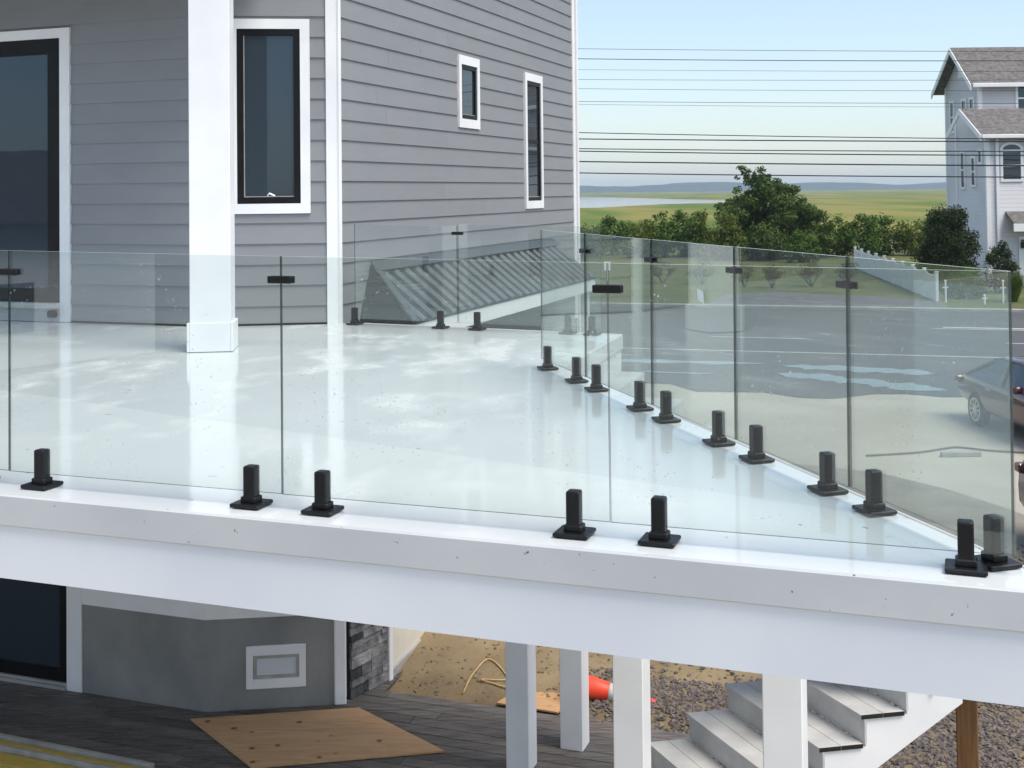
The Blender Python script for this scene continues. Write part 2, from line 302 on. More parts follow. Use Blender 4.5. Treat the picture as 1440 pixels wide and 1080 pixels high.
# ragged edge between the asphalt and the sandy lot
edge = [rp_(a, 29.6 + .55 * math.sin(a * .9) + .4 * math.sin(a * 2.3 + 1) + random.uniform(-.15, .15)) for a in [x * .8 - 60 for x in range(190)]]
b = MB(); far = [rp_(92, 50.2), rp_(-60, 50.2)]
b.add([(x, y, GZ) for x, y in edge + far], [tuple(range(len(edge) + 2))]); struct(b.build('road', 'asphalt'))
for i, (o0, a0, a1, wd) in enumerate(((36.9, -60, 92, .13), (44.0, 2.0, 92, .14), (44.45, 2.4, 92, .26))):
    strip('road_marking', o0 - wd / 2, o0 + wd / 2, a0, a1, GZ + .006, 'paint')
for k in range(7): strip('road_marking', 40.25, 40.37, -21 + k * 9 - 2, -21 + k * 9 + 1, GZ + .006, 'paint')
kb = MB(); kb.prism([rp_(-60, 50.2), rp_(92, 50.2), rp_(92, 50.45), rp_(-60, 50.45)], GZ - .05, GZ + .12); struct(kb.build('kerb', 'kerb', bevel=.02))
strip('lawn', 50.45, 130, -70, 110, GZ + .06, 'lawn')
sheet('rock_bed', [(8.0, 50.5), (12, 49.2), (17.0, 47.9), (17.8, 50.6), (16.0, 53.5), (13.6, 54.6), (12.0, 56.5), (9.5, 55)], GZ + .075, 'rock_bed')
sheet('driveway', [rp_(14.6, 50.46), rp_(40, 50.46), rp_(40, 62), rp_(16.2, 62)], GZ + .07, 'kerb')
sheet('creek', [(35, 980), (60, 960), (90, 560), (92, 500), (75, 442), (50, 412), (24, 346), (-30, 340), (-60, 700)], GZ - .045, 'water')
sheet('creek', [(-200, 1450), (160, 1380), (420, 1500), (380, 1600), (0, 1560), (-220, 1560)], GZ - .045, 'water')
# bay beyond the marsh
sheet('bay', [(-3400, 2600), (3400, 2600), (3400, 3900), (-3400, 3900)], GZ - .045, 'water')
b = MB(); n = 260
for i in range(n):
    x = -3400 + 6800 * i / (n - 1)
    h = 15 + 5 * math.sin(i * .13) + 3.5 * math.sin(i * .37 + 1) + random.uniform(0, 2.5)
    b.v += [(x, 3880, GZ - .1), (x, 3905, h * .8), (x, 3960, h), (x, 4300, h + 2), (x, 4320, GZ - .1)]
for i in range(n - 1):
    for j in range(4): a = i * 5 + j; b.f.append((a, a + 5, a + 6, a + 1)); b.mi.append(0)
struct(b.build('hills', 'hill', smooth=True))
# marsh tussock lines: low reed banks along the creek
# puddles along the road edge
def puddle(poly, label):
    b = MB(); b.add([(x, y, GZ + .009) for x, y in poly], [tuple(range(len(poly)))]); o = b.build('puddle', 'water'); 
    if o.data.polygons[0].normal.z < 0: o.data.flip_normals()
    return tag(o, label, 'puddle')
def wob(p0, p1, half, n=16, seed=1):
    rr = random.Random(seed); p0, p1 = V(*p0, 0), V(*p1, 0); d = (p1 - p0); nn = V(-d.y, d.x, 0).normalized(); up, dn = [], []
    for i in range(n + 1):
        t = i / n; q = p0 + d * t; e = half * min(1, 6 * min(t, 1 - t) + .1)
        a = q + nn * e * rr.uniform(.5, 1.2); c = q - nn * e * rr.uniform(.5, 1.2); up.append((a.x, a.y)); dn.append((c.x, c.y))
    return up + dn[::-1]
puddle(wob((1.5, 35.0), (6.9, 33.75), .36, seed=2), 'narrow puddle along the near road edge, ending short of the wider pool')
puddle(wob((7.3, 33.35), (10.95, 31.6), .52, seed=3), 'bright wide puddle lying along the near road edge')
puddle(wob((6.9, 32.0), (10.2, 29.0), .55, n=20, seed=5), 'ragged shallow puddle where the asphalt meets the sandy lot')
puddle(wob((3.2, 32.6), (5.2, 32.0), .16, seed=8), 'small sliver of puddle on the asphalt before the lot')

sheet('gravel_verge', [(3.0, 3), (3.0, 22.5), (4.5, 21.7), (5.4, 21.3), (6.19, 20.76), (6.9, 19.6), (7.33, 18.5), (7.9, 16.6), (8.6, 14), (9, 3)], GZ - .006, 'verge')
# dirt yard beside the house, with a low heap
b = MB(); nx, ny = 90, 80; x0, x1, y0, y1 = -1.6, 5.6, 6.2, 21.0
rs = random.Random(4)
ph = [(rs.uniform(.6, 5), rs.uniform(.6, 5), rs.uniform(0, 6), rs.uniform(.003, .009)) for _ in range(14)]
def dirt_h(x, y):
    h = sum(a * math.sin(kx * x + ky * y + p) for kx, ky, p, a in ph)
    h += .16 * math.exp(-((x + .7) ** 2 / .9 + (y - 13.6) ** 2 / 2.2)) + .10 * math.exp(-((x - 1.0) ** 2 / 1.5 + (y - 14.3) ** 2 / 2))
    e = min(1, max(0, min(x1 - x, y1 - y, 9) / 1.2)); z_ = GZ - .03 + (.07 + h) * e - (1 - e) * .05
    k = min(1, max(0, (((x - .334) * .343 + (y - 11.21) * .939) - .03) / .35)) if x < 1.75 else 1     # falls away below the patio edge
    return (GZ + .002) * (1 - k) + z_ * k
for j in range(ny):
    for i in range(nx):
        x = x0 + (x1 - x0) * i / (nx - 1); y = y0 + (y1 - y0) * j / (ny - 1); b.v.append((x, y, dirt_h(x, y) + rs.uniform(-.006, .006)))
for j in range(ny - 1):
    for i in range(nx - 1): a = j * nx + i; b.f.append((a, a + 1, a + nx + 1, a + nx)); b.mi.append(0)
struct(b.build('dirt_yard', 'sand', smooth=True))
# gravel
b = MB(); g = random.Random(11); OCT = [(1, 0, 0), (-1, 0, 0), (0, 1, 0), (0, -1, 0), (0, 0, 1), (0, 0, -1)]; OF = [(0, 2, 4), (2, 1, 4), (1, 3, 4), (3, 0, 4), (2, 0, 5), (1, 2, 5), (3, 1, 5), (0, 3, 5)]
def stone_at(x, y, z, s):
    m = Matrix.Rotation(g.uniform(0, 6), 3, 'Z') @ Matrix.Rotation(g.uniform(-.6, .6), 3, 'X'); sx, sy, sz = s * g.uniform(.7, 1.3), s * g.uniform(.6, 1.1), s * g.uniform(.45, .8)
    b.add([V(x, y, z + sz * .25) + m @ V(q[0] * sx * g.uniform(.8, 1.2), q[1] * sy * g.uniform(.8, 1.2), q[2] * sz) for q in OCT], OF)
cnt = 0
while cnt < 30000:
    x = g.uniform(.45, 5.6); y = g.uniform(8.2, 14.2)
    dens = 1.0 if y < 12.1 + .35 * math.sin(x * 2.1) + .25 * x - .3 or x > 2.6 else .10
    if x < .9 and y > 11.9: dens *= .3
    if g.random() > dens: continue
    stone_at(x, y, dirt_h(x, y), g.uniform(.012, .036)); cnt += 1
for k in range(2500):
    x = g.uniform(-1.1, 4); y = g.uniform(11.6, 17.5); stone_at(x, y, dirt_h(x, y), g.choice((.006, .008, .012, .02)))
for k in range(9000):
    x = g.uniform(1.9, 7.0); y = g.uniform(5.0, 16.5)
    if x > 5.5 or y < 8.3: stone_at(x, y, GZ - .005, g.uniform(.010, .026))
tag(b.build('gravel', ['pebble']), 'loose grey and brown gravel spread over the bare yard under the deck', 'gravel', kind='stuff')

b = MB(); g = random.Random(14)
for k in range(5000):
    x = g.uniform(-1.2, 3.2); y = g.uniform(11.5, 18.5); stone_at(x, y, dirt_h(x, y) - .004, g.choice((.006, .008, .012, .016, .03)) * g.uniform(.7, 1.2))
tag(b.build('dirt_clods', 'sand'), 'crumbly clods of brown earth strewn over the dug yard', 'earth', kind='stuff')

# ------------------------------------------------------------------ patio of dark planks under the deck
LD = azv(110.06); LN = azv(20.06)              # along the house front, and away from the camera
pat = MB(); pl = V(.334, 11.21, 0)
slab = []
for s_, t_ in ((1.35, -.02), (1.35, -4.3), (-8.5, -4.3), (-8.5, 3.0)):
    q = pl + LD * s_ + LN * t_; slab.append((q.x, q.y))
for q in ((-4.7, 12.15), (-2.9, 11.42), (-1.65, 11.6), (-1.30, 12.05), (-1.25, 11.79)): slab.append(q)
pat.prism(slab, GZ - .05, ZP - .03); patio = struct(pat.build('patio', 'mortar'))
pw = .148; rr = random.Random(3)
for i in range(48):
    t0 = 1.9 - i * pw
    if t0 < -4.25: break
    smax = 1.36; smin = -8.0
    if t0 > 0.0: smax = -1.70 - (t0 - 0) * 0.02
    segs = []; s0 = smax
    while s0 > smin:
        ln = rr.uniform(1.6, 3.4); segs.append((max(smin, s0 - ln), s0)); s0 -= ln
    for a, c in segs:
        if t0 > 0 and c > -1.7: c = -1.7
        q = pl + LD * (a + .003) + LN * (t0 - pw + .004)
        if t0 > .35 and a > -3.4: continue
        pb = MB(); pb.obox((q.x, q.y, ZP - .026), LD * (c - a - .006), LN * (pw - .008), (0, 0, .024 + rr.uniform(0, .003))); pb.build('plank', 'plank', patio, bevel=.003)

# ------------------------------------------------------------------ the house
C = V(-2.86, 11.34, 0); C2 = V(-1.635, 11.479, 0)
house = thing('house', (-2.86, 11.34, ZP), 'grey lap sided house with white trim and black framed windows behind the deck', 'house')
class Wall:
    def __init__(s, P, d):
        s.P = P; s.d = d.normalized(); s.n = V(s.d.y, -s.d.x, 0)
    def p(s, a, n, z): q = s.P + s.d * a + s.n * n; return V(q.x, q.y, z)
    def box(s, b, a0, a1, n0, n1, z0, z1): return b.obox(s.p(a0, n0, z0), s.d * (a1 - a0), s.n * (n1 - n0), V(0, 0, z1 - z0))
WL = Wall(C, azv(-69.94)); WL.n = V(-WL.d.y, WL.d.x, 0)
if WL.n.y > 0: WL.n = -WL.n
WW = Wall(C, C2 - C)
if WW.n.y > 0: WW.n = -WW.n
WR = Wall(C2, azv(20.06))
if WR.n.x < 0: WR.n = -WR.n
TOPZ = 5.4
def boards(W, wallobj, s0, s1, z0, z1, holes, rnd):
    row = -.016 - .1933 * 12; k = 0
    while row < z1:
        a, c = max(row, z0), min(row + .1933, z1); row0 = row; row += .1933
        if c - a < .02: continue
        ints = [(s0, s1, a, c)]
        for (h0, h1, hz0, hz1) in holes:
            nxt = []
            for (p0, p1, q0, q1) in ints:
                if p1 <= h0 or p0 >= h1 or q1 <= hz0 or q0 >= hz1: nxt.append((p0, p1, q0, q1)); continue
                if p0 < h0: nxt.append((p0, h0, q0, q1))
                if p1 > h1: nxt.append((h1, p1, q0, q1))
                m0, m1 = max(p0, h0), min(p1, h1)
                if q0 < hz0 - .01: nxt.append((m0, m1, q0, hz0))
                if q1 > hz1 + .01: nxt.append((m0, m1, hz1, q1))
            ints = nxt
        out_ = []
        for it in ints:
            if it[1] - it[0] > 2.6 and it[3] - it[2] > .15:
                j = it[0] + (it[1] - it[0]) * rnd.uniform(.25, .75); out_ += [(it[0], j - .0015, *it[2:]), (j + .0015, *it[1:])]
            else: out_.append(it)
        for (p0, p1, q0, q1) in out_:
            f0 = (q0 - row0) / .1933; th = lambda f: .020 - .015 * f
            up = .010 if abs(q1 - (row0 + .1933)) < 1e-6 and q1 < z1 - .02 else 0
            b = MB(); P = W.p; e = .0012
            pts = [P(p0, e, q0), P(p1, e, q0), P(p1, th(f0), q0), P(p0, th(f0), q0), P(p0, e, q1 + up), P(p1, e, q1 + up), P(p1, th((q1 - row0) / .1933), q1 + up), P(p0, th((q1 - row0) / .1933), q1 + up)]
            if (pts[1] - pts[0]).cross(pts[3] - pts[0]).z < 0: pts = [pts[i] for i in (3, 2, 1, 0, 7, 6, 5, 4)]
            b.box8(pts); b.build('siding_board', 'siding', wallobj)
def wall_obj(name, W, s0, s1, z0, z1, m='siding', t=-.2):
    b = MB(); W.box(b, s0, s1, t, 0, z0, z1); return b.build(name, m, house)
rb = random.Random(21)
wl = wall_obj('wall', WL, 0, 8.0, -.33, TOPZ); boards(WL, wl, .06, 8.0, -.02, 3.3, [(1.50, 4.4, -.1, 2.86)], rb)
ww = wall_obj('wall', WW, 0, 1.2325, -.33, TOPZ); boards(WW, ww, .07, 1.125, -.02, 4.6, [(.255, .98, 1.03, 2.856)], rb)
wr = wall_obj('wall', WR, 0.0, 7.5, -3.5, TOPZ, t=-.25); boards(WR, wr, .02, 7.40, -1.75, 4.9, [(2.90, 3.55, 1.972, 2.82), (5.20, 5.945, .985, 2.817)], rb)
def part(name, m, fn, parent=None, bevel=0, smooth=False):
    b = MB(); fn(b); return b.build(name, m, parent or house, bevel=bevel, smooth=smooth)
# corner boards
part('corner_board', 'white', lambda b: (WW.box(b, 1.125, 1.245, .001, .030, -.02, TOPZ), WR.box(b, -.0305, .085 - .065, -.001, .030, -.02, TOPZ)), bevel=.002)
part('corner_board', 'white', lambda b: (WL.box(b, -.008, .058, .001, .03, -.02, TOPZ), WW.box(b, -.008, .068, .001, .03, -.02, TOPZ)))
part('corner_board', 'white', lambda b: WR.box(b, 7.40, 7.52, -.02, .030, -.7, TOPZ), bevel=.002)
part('downspout', 'white', lambda b: (WR.box(b, 7.53, 7.59, .0, .06, -3.4, TOPZ)), bevel=.006)
part('base_flashing', 'dark_frame', lambda b: (WL.box(b, 0, 1.498, .002, .024, -.004, .018), WW.box(b, .0, 1.12, .002, .024, -.004, .018)))
# window on the short wall
def window(W, s0, s1, z0, z1, trim, fw, top_trim=None, side_trim=None, depth=.036, frame_d=.028, mid=None, recess=.02):
    tt = top_trim or trim; st = side_trim or trim
    o = part('window', 'dark_frame', lambda b: (W.box(b, s0, s0 + fw, -.05, frame_d, z0, z1), W.box(b, s1 - fw, s1, -.05, frame_d, z0, z1), W.box(b, s0 + fw, s1 - fw, -.05, frame_d, z1 - fw, z1), W.box(b, s0 + fw, s1 - fw, -.05, frame_d, z0, z0 + fw),
             *([W.box(b, s0 + fw, s1 - fw, -.05, frame_d - .01, mid - .02, mid + .02)] if mid else [])))
    part('window_trim', 'white', lambda b: (W.box(b, s0 - st, s0, .001, depth, z0 - tt, z1 + tt), W.box(b, s1, s1 + st, .001, depth, z0 - tt, z1 + tt), W.box(b, s0, s1, .001, depth, z1, z1 + tt), W.box(b, s0, s1, .001, depth, z0 - tt, z0)), o)
    part('window_pane', 'pane', lambda b: W.box(b, s0 + fw, s1 - fw, -.04, frame_d - recess, z0 + fw, z1 - fw), o)
    part('window_bead', 'grey_wood', lambda b: (W.box(b, s0 + fw, s0 + fw + .008, -.04, frame_d - .008, z0 + fw, z1 - fw), W.box(b, s0 + fw + .008, s1 - fw, -.04, frame_d - .008, z0 + fw, z0 + fw + .008)), o)
    return o
w1 = window(WW, .306, .888, 1.13, 2.762, .093, .062, side_trim=.090)
part('crank_handle', 'white', lambda b: (b.tube([WW.p(.58, .0, 1.205), WW.p(.60, .012, 1.225), WW.p(.65, .012, 1.20)], .010, 6)), w1)
window(WR, 2.99, 3.49, 2.08, 2.72, .105, .05, side_trim=.075, depth=.036, frame_d=.022)
window(WR, 5.30, 5.88, 1.09, 2.716, .105, .05, side_trim=.075, depth=.036, frame_d=.022, mid=1.90)
# large glass door on the left
def door(W, s0, s1, z0, z1, parent=house):
    o = part('sliding_door', 'dark_frame', lambda b: (W.box(b, s0, s0 + .15, -.06, .024, z0, z1), W.box(b, s0 + .15, s1, -.06, .024, z1 - .15, z1), W.box(b, s0 + .15, s1, -.06, .024, z0, z0 + .13), W.box(b, s0 + 1.33, s0 + 1.47, -.06, .020, z0 + .13, z1 - .15)))
    part('door_pane', 'pane', lambda b: W.box(b, s0 + .15, s0 + 1.33, -.05, .007, z0 + .13, z1 - .15), o)
    part('door_pane', 'pane', lambda b: W.box(b, s0 + 1.47, s1, -.05, .005, z0 + .13, z1 - .15), o)
    return o
dr = door(WL, 1.622, 4.30, .19, 2.762)
part('door_trim', 'white', lambda b: (WL.box(b, 1.502, 1.620, .001, .036, 0.004, 2.858), WL.box(b, 1.620, 4.4, .001, .036, 2.763, 2.858)), dr)
part('door_sill', 'tread', lambda b: (WL.box(b, 1.621, 4.4, .001, .10, .135, .188), WL.box(b, 1.621, 4.4, .001, .045, .004, .134)), dr)
part('hinge_cover', 'black', lambda b: WL.box(b, 1.63, 1.72, .05, .11, .05, .115), dr, bevel=.012)
# porch post in front of the walls
PP = V(-2.372, 9.66, 0)
post = part('porch_post', 'white', lambda b: b.cbox(PP + V(0, 0, 1.83), WW.d * .312, WW.n * .312, (0, 0, 3.60)), bevel=.004)
def basetrim(b):
    for sx, a_, c_ in ((1, WW.d, WW.n), (-1, WW.d, WW.n)):
        b.cbox(PP + a_ * sx * .1665 + V(0, 0, .116), a_ * .019, c_ * .352, (0, 0, .224))
        b.cbox(PP + c_ * sx * .1665 + V(0, 0, .116), a_ * .312, c_ * .019, (0, 0, .224))
part('base_trim', 'white', basetrim, post, bevel=.003)
# porch roof carried by the post
def proof(b):
    pts = []
    for q in (PP + LD * .24 - LN * .24, PP - LD * 7.5 - LN * .24, WL.p(8, -.1, 0), WL.p(0, -.1, 0), WW.p(.55, -.1, 0), WW.p(.60, .35, 0)): pts.append((q.x, q.y))
    b.prism(pts, 3.32, 3.62)
part('porch_roof', 'siding', proof)
part('roof', 'shingle', lambda b: b.prism([tuple(WL.p(8.4, .45, 0).xy), tuple(WL.p(-.1, .45, 0).xy), tuple(WW.p(1.5, .45, 0).xy), tuple(WR.p(8.0, .45, 0).xy), tuple(WR.p(8.0, -7, 0).xy), tuple(WL.p(8.4, -7, 0).xy)], TOPZ, TOPZ + .3))
# metal awning roof along the side wall
AE, AN, AR0, AR1, AZ = .17, .667, .64, 6.35, -.01
P = WR.p
def awn_body(b):
    a = [P(.385, .003, AZ), P(AE, AN, AZ), P(AR0, .003, .515)]; c = [P(AR1, .003, AZ), P(AR1, AN, AZ), P(AR1, .003, .50)]
    b.add(a + c, [(0, 2, 1), (3, 4, 5), (0, 1, 4, 3), (1, 2, 5, 4), (0, 3, 5, 2)])
aw = part('awning_roof', 'wet_roof', awn_body)
slope_t = lambda s, t, lift=0.0: P(s, .003 + (AN - .003) * t, .51 + (AZ - .51) * t) + (WR.n * .52 + V(0, 0, .66)).normalized() * lift
def awn_rib(s):
    def f(b):
        t1 = .985; t0 = .16
        if s < AR0: t0 = max(t0, 1.0 - (s - AE) / (AR0 - AE) + .06)
        vs = []
        for t in (t0, t1):
            for ds, l in ((-.034, .002), (-.014, .030), (.014, .030), (.034, .002)): vs.append(slope_t(s + ds, t, l))
        b.add(vs, [(0, 1, 5, 4), (1, 2, 6, 5), (2, 3, 7, 6), (3, 0, 4, 7), (0, 3, 2, 1), (4, 5, 6, 7)])
    return f
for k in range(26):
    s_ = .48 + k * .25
    if s_ < AR1 - .06: part('rib', 'roof_rib_sheen', awn_rib(s_), aw)
part('ridge_flashing', 'roof_flash', lambda b: b.box8([slope_t(AR0 + .01, -.02, .030), slope_t(AR1, -.02, .030), slope_t(AR1, .17, .040), slope_t(AR0 - .06, .17, .040), slope_t(AR0 + .01, -.02, .04), slope_t(AR1, -.02, .04), slope_t(AR1, .17, .052), slope_t(AR0 - .06, .17, .052)]), aw)
part('hip_flashing', 'roof_flash', lambda b: b.box8([slope_t(AR0 - .04, .02, .03), slope_t(AR0 + .06, .02, .03), slope_t(AE + .12, .99, .03), slope_t(AE - .01, .99, .03), slope_t(AR0 - .04, .02, .045), slope_t(AR0 + .06, .02, .045), slope_t(AE + .12, .99, .045), slope_t(AE - .01, .99, .045)]), aw)
part('awning_fascia', 'white', lambda b: (WR.box(b, AE + .03, AR1 - .01, AN - .05, AN - .015, AZ - .17, AZ - .012)), aw, bevel=.003)
part('awning_soffit', 'white', lambda b: WR.box(b, AE + .1, AR1 - .02, .01, AN - .055, AZ - .10, AZ - .06), aw)
part('awning_post', 'white', lambda b: WR.box(b, AR1 - .22, AR1 - .12, AN - .17, AN - .07, GZ, AZ - .1), aw)
# ground floor
cz = -2.68
part('foundation_wall', 'concrete', lambda b: (b.add([WL.p(1.37, .02, ZP - .03), WL.p(-.006, .02, ZP - .03), WW.p(1.17, .02, ZP - .03), WL.p(1.37, -.2, ZP - .03), WW.p(.2, -.3, ZP - .03), WW.p(1.17, -.2, ZP - .03),
     WL.p(1.37, .02, cz), WL.p(-.006, .02, cz), WW.p(1.17, .02, cz), WL.p(1.37, -.2, cz), WW.p(.2, -.3, cz), WW.p(1.17, -.2, cz)],
     [(0, 1, 7, 6), (1, 2, 8, 7), (2, 5, 11, 8), (3, 0, 6, 9), (5, 4, 10, 11), (4, 3, 9, 10)])))
part('frieze_board', 'white', lambda b: (b.add([q for z in (cz - .002, -.34) for q in (WL.p(1.372, .035, z), WL.p(-.008, .036, z), WW.p(1.16, .036, z), WW.p(1.16, -.3, z), WL.p(1.372, -.3, z))],
     [(0, 4, 3, 2, 1), (5, 6, 7, 8, 9), (0, 1, 6, 5), (1, 2, 7, 6), (2, 3, 8, 7), (3, 4, 9, 8), (4, 0, 5, 9)])))
ld = part('lower_door', 'dark_frame', lambda b: (WL.box(b, 1.555, 1.66, -.08, .0, ZP + .06, -.35), WL.box(b, 1.66, 5, -.08, .0, ZP + .06, ZP + .18), WL.box(b, 1.66, 5, -.08, 0, -.9, -.35)))
part('door_pane', 'pane', lambda b: WL.box(b, 1.66, 5, -.06, -.03, ZP + .18, -.9), ld)
part('door_trim', 'white', lambda b: WL.box(b, 1.376, 1.553, -.02, .034, ZP, -.36), ld, bevel=.003)
part('door_sill', 'kerb', lambda b: (WL.box(b, 1.556, 5, -.05, .05, ZP + .002, ZP + .035), WL.box(b, 1.556, 5, -.05, .02, ZP + .035, ZP + .058)), ld)
vt = part('vent', 'white', lambda b: (WW.box(b, .362, .425, .021, .045, -3.33, -2.945), WW.box(b, .845, .905, .021, .045, -3.33, -2.945), WW.box(b, .425, .845, .021, .045, -3.03, -2.945), WW.box(b, .425, .845, .021, .045, -3.33, -3.245)), bevel=.003)
part('vent_frame', 'grey_wood', lambda b: (WW.box(b, .427, .455, .021, .036, -3.243, -3.032), WW.box(b, .815, .843, .021, .036, -3.243, -3.032), WW.box(b, .455, .815, .021, .036, -3.06, -3.032), WW.box(b, .455, .815, .021, .036, -3.243, -3.215)), vt)
part('vent_flap', 'garage', lambda b: WW.box(b, .456, .814, .012, .026, -3.214, -3.061), vt)
part('corner_board', 'white', lambda b: WW.box(b, 1.165, 1.275, -.02, .05, ZP, -.36), bevel=.012)
# stone facing on the splayed corner
SP = V(-1.575, 11.56, 0); SE = V(-1.275, 12.02, 0); WS = Wall(SP, SE - SP)
if WS.n.x < 0: WS.n = -WS.n
SLN = (SE - SP).length
sw = part('stone_wall', 'mortar', lambda b: WS.box(b, 0, SLN, -.25, .0, ZP - .05, -.36))
rs = random.Random(9); z = ZP
while z < -.7:
    h = rs.choice((.06, .075, .09, .11)); a = 0
    while a < SLN - .01:
        l = min(rs.uniform(.12, .32), SLN - a)
        if SLN - a - l < .05: l = SLN - a
        d = rs.uniform(.012, .034); a1 = a + l
        part('stone', 'stone', lambda b: WS.box(b, a + .003, a1 - .003, .001, d, z + .003, z + h - .003), sw); a = a1
    z += h
part('corner_board', 'white', lambda b: WS.box(b, SLN - .005, SLN + .055, -.05, .045, ZP - .03, -.36), bevel=.008)
WB = Wall(SE + (SE - SP).normalized() * .06, azv(15.5))
if WB.n.x < 0: WB.n = -WB.n
part('wall', 'cream', lambda b: WB.box(b, 0, 5.6, -.2, 0, GZ - .05, -.5))
part('foundation_strip', 'kerb', lambda b: WB.box(b, 0, 5.6, .001, .03, GZ - .05, GZ + .16))

# ------------------------------------------------------------------ the raised deck
FC = V(1.69, 3.66, 0)
def front(t): return FC - LD * t
edgeE = azv(-16.5)
D_far0 = V(-1.575, 11.56, 0); D_far1 = V(.90, 10.36, 0); D_st = V(.335, 8.52, 0)
left_f = front(10.5); left_w = WL.p(7.0, .031, 0)
dpoly = [FC, D_st, D_far1, D_far0, C2 + WR.n * .032, WW.p(1.2, .031, 0), WW.p(-.01, .031, 0), left_w, left_f]
deck = thing('deck', (FC.x, FC.y, GZ), 'raised deck with a glossy white floor, grey white curb and white fascia', 'deck')
def dfl(b): b.prism([(q.x, q.y) for q in dpoly], -.10, 0.0)
part('deck_floor', 'deck', dfl, deck)
def inset(poly, d):
    out_ = []; n = len(poly); ar = sum(poly[i].x * poly[(i + 1) % n].y - poly[(i + 1) % n].x * poly[i].y for i in range(n)); sg = 1 if ar > 0 else -1
    for i in range(n):
        p0, p1, p2 = poly[i - 1], poly[i], poly[(i + 1) % n]; d1 = (p1 - p0).normalized(); d2 = (p2 - p1).normalized()
        n1 = V(-d1.y, d1.x, 0) * sg; n2 = V(-d2.y, d2.x, 0) * sg; bis = (n1 + n2); bis = bis / max(.35, bis.length_squared) * 2; out_.append(p1 + bis * d)
    return out_
# curb: a rounded edge band standing proud of the fascia, along the open sides
def run_box(b, p0, p1, o0, o1, z0, z1):
    d = (p1 - p0).normalized(); n_ = V(d.y, -d.x, 0)
    b.obox(V(*(p0 + n_ * o0).xy, z0), p1 - p0, n_ * (o1 - o0), V(0, 0, z1 - z0))
part('curb', 'curb', lambda b: run_box(b, front(10.5), FC + LD * .012, 0, .022, -.122, .0035), deck, bevel=.005, smooth=False)
part('curb', 'curb', lambda b: run_box(b, FC + LD * .0, D_st, .0, .022, -.122, .0035), deck, bevel=.005)
part('curb', 'curb', lambda b: run_box(b, D_far1, D_far0, .0, .022, -.122, .0035), deck, bevel=.005)
part('curb', 'curb', lambda b: run_box(b, D_st, D_far1, .0, .022, -.122, .0035), deck, bevel=.005)
def fas(p0, p1, z0, z1b=None):
    def f(b):
        d = (p1 - p0).normalized(); n_ = V(d.y, -d.x, 0); a0, a1 = p0 + n_ * -.02, p1 + n_ * -.02; c0, c1 = p0 + n_ * .006, p1 + n_ * .006
        zz = z1b if z1b is not None else z0
        pts = [V(*a0.xy, z0), V(*a1.xy, zz), V(*c1.xy, zz), V(*c0.xy, z0), V(*a0.xy, -.1225), V(*a1.xy, -.1225), V(*c1.xy, -.1225), V(*c0.xy, -.1225)]
        if (pts[1] - pts[0]).cross(pts[3] - pts[0]).z < 0: pts = [pts[i] for i in (3, 2, 1, 0, 7, 6, 5, 4)]
        b.box8(pts)
    return f
part('fascia', 'fascia', fas(front(10.5), FC, -.325, -.348), deck)
part('fascia', 'fascia', fas(FC, D_st, -.348), deck); part('fascia', 'fascia', fas(D_far1, D_far0, -.348), deck); part('fascia', 'fascia', fas(D_st, D_far1, -.348), deck)
part('soffit', 'white', lambda b: b.prism([(q.x, q.y) for q in inset(dpoly, .035)], -.33, -.30), deck)
for (x, y, zb) in ((.027, 10.18, ZP), (.739, 8.00, ZP), (1.363, 6.30, GZ - .03), (.485, 10.56, ZP)):
    part('column', 'white', lambda b: b.cbox(V(x, y, (zb - .34) / 2), LD * .2, LN * .2, (0, 0, -.34 - zb)), deck, bevel=.006)

# ------------------------------------------------------------------ glass railings
GC = V(1.57, 3.857, 0)
def spigot(parent, q, d):
    n_ = V(d.y, -d.x, 0); b = MB()
    b.cbox(q + V(0, 0, .089), d * .050, n_ * .050, (0, 0, .142))
    s = b.build('spigot', 'black', parent, bevel=.010, seg=3)
    b = MB(); b.cbox(q + V(0, 0, .030), d * .066, n_ * .058, (0, 0, .024)); b.build('collar', 'black', s, bevel=.004)
    b = MB(); b.cbox(q + V(0, 0, .0115), d * .128, n_ * .118, (0, 0, .0155)); b.build('base_plate', 'black', s, bevel=.004)
def panel(parent, p0, p1, z00, z01, zt0, zt1, twist=0.0, lean=0.0):
    d = (p1 - p0).normalized(); mid = (p0 + p1) / 2; n_ = V(d.y, -d.x, 0); h = .0055
    Rm = Matrix.Rotation(R(twist), 3, 'Z'); ax = Matrix.Rotation(R(lean), 3, d)
    def T(q): return mid + Rm @ (ax @ (q - mid))
    pts = [T(V(*(p + n_ * o).xy, z)) for z, p, o in ((z00, p0, -h), (z01, p1, -h), (z01, p1, h), (z00, p0, h), (zt0, p0, -h), (zt1, p1, -h), (zt1, p1, h), (zt0, p0, h))]
    b = MB(); flip = (pts[1] - pts[0]).cross(pts[3] - pts[0]).z < 0
    fs = [(0, 3, 2, 1), (4, 5, 6, 7), (0, 1, 5, 4), (1, 2, 6, 5), (2, 3, 7, 6), (3, 0, 4, 7)]
    if flip: fs = [f[::-1] for f in fs]
    b.add(pts, fs); b.mi = [1, 2, 0, 1, 0, 1]
    return b.build('glass_panel', ['glass', 'glass_edge', 'glass_edge_top'], parent)
def clip(parent, q, d, ln=.105, h=.028):
    n_ = V(d.y, -d.x, 0); b = MB()
    for sgn in (-1, 1): b.cbox(q + n_ * sgn * .0125, d * ln, n_ * .012, (0, 0, h))
    b.cbox(q, d * .012, n_ * .014, (0, 0, h * .8)); b.build('clip', 'black', parent, bevel=.003)
def lerp(a, b_, t): return a + (b_ - a) * t
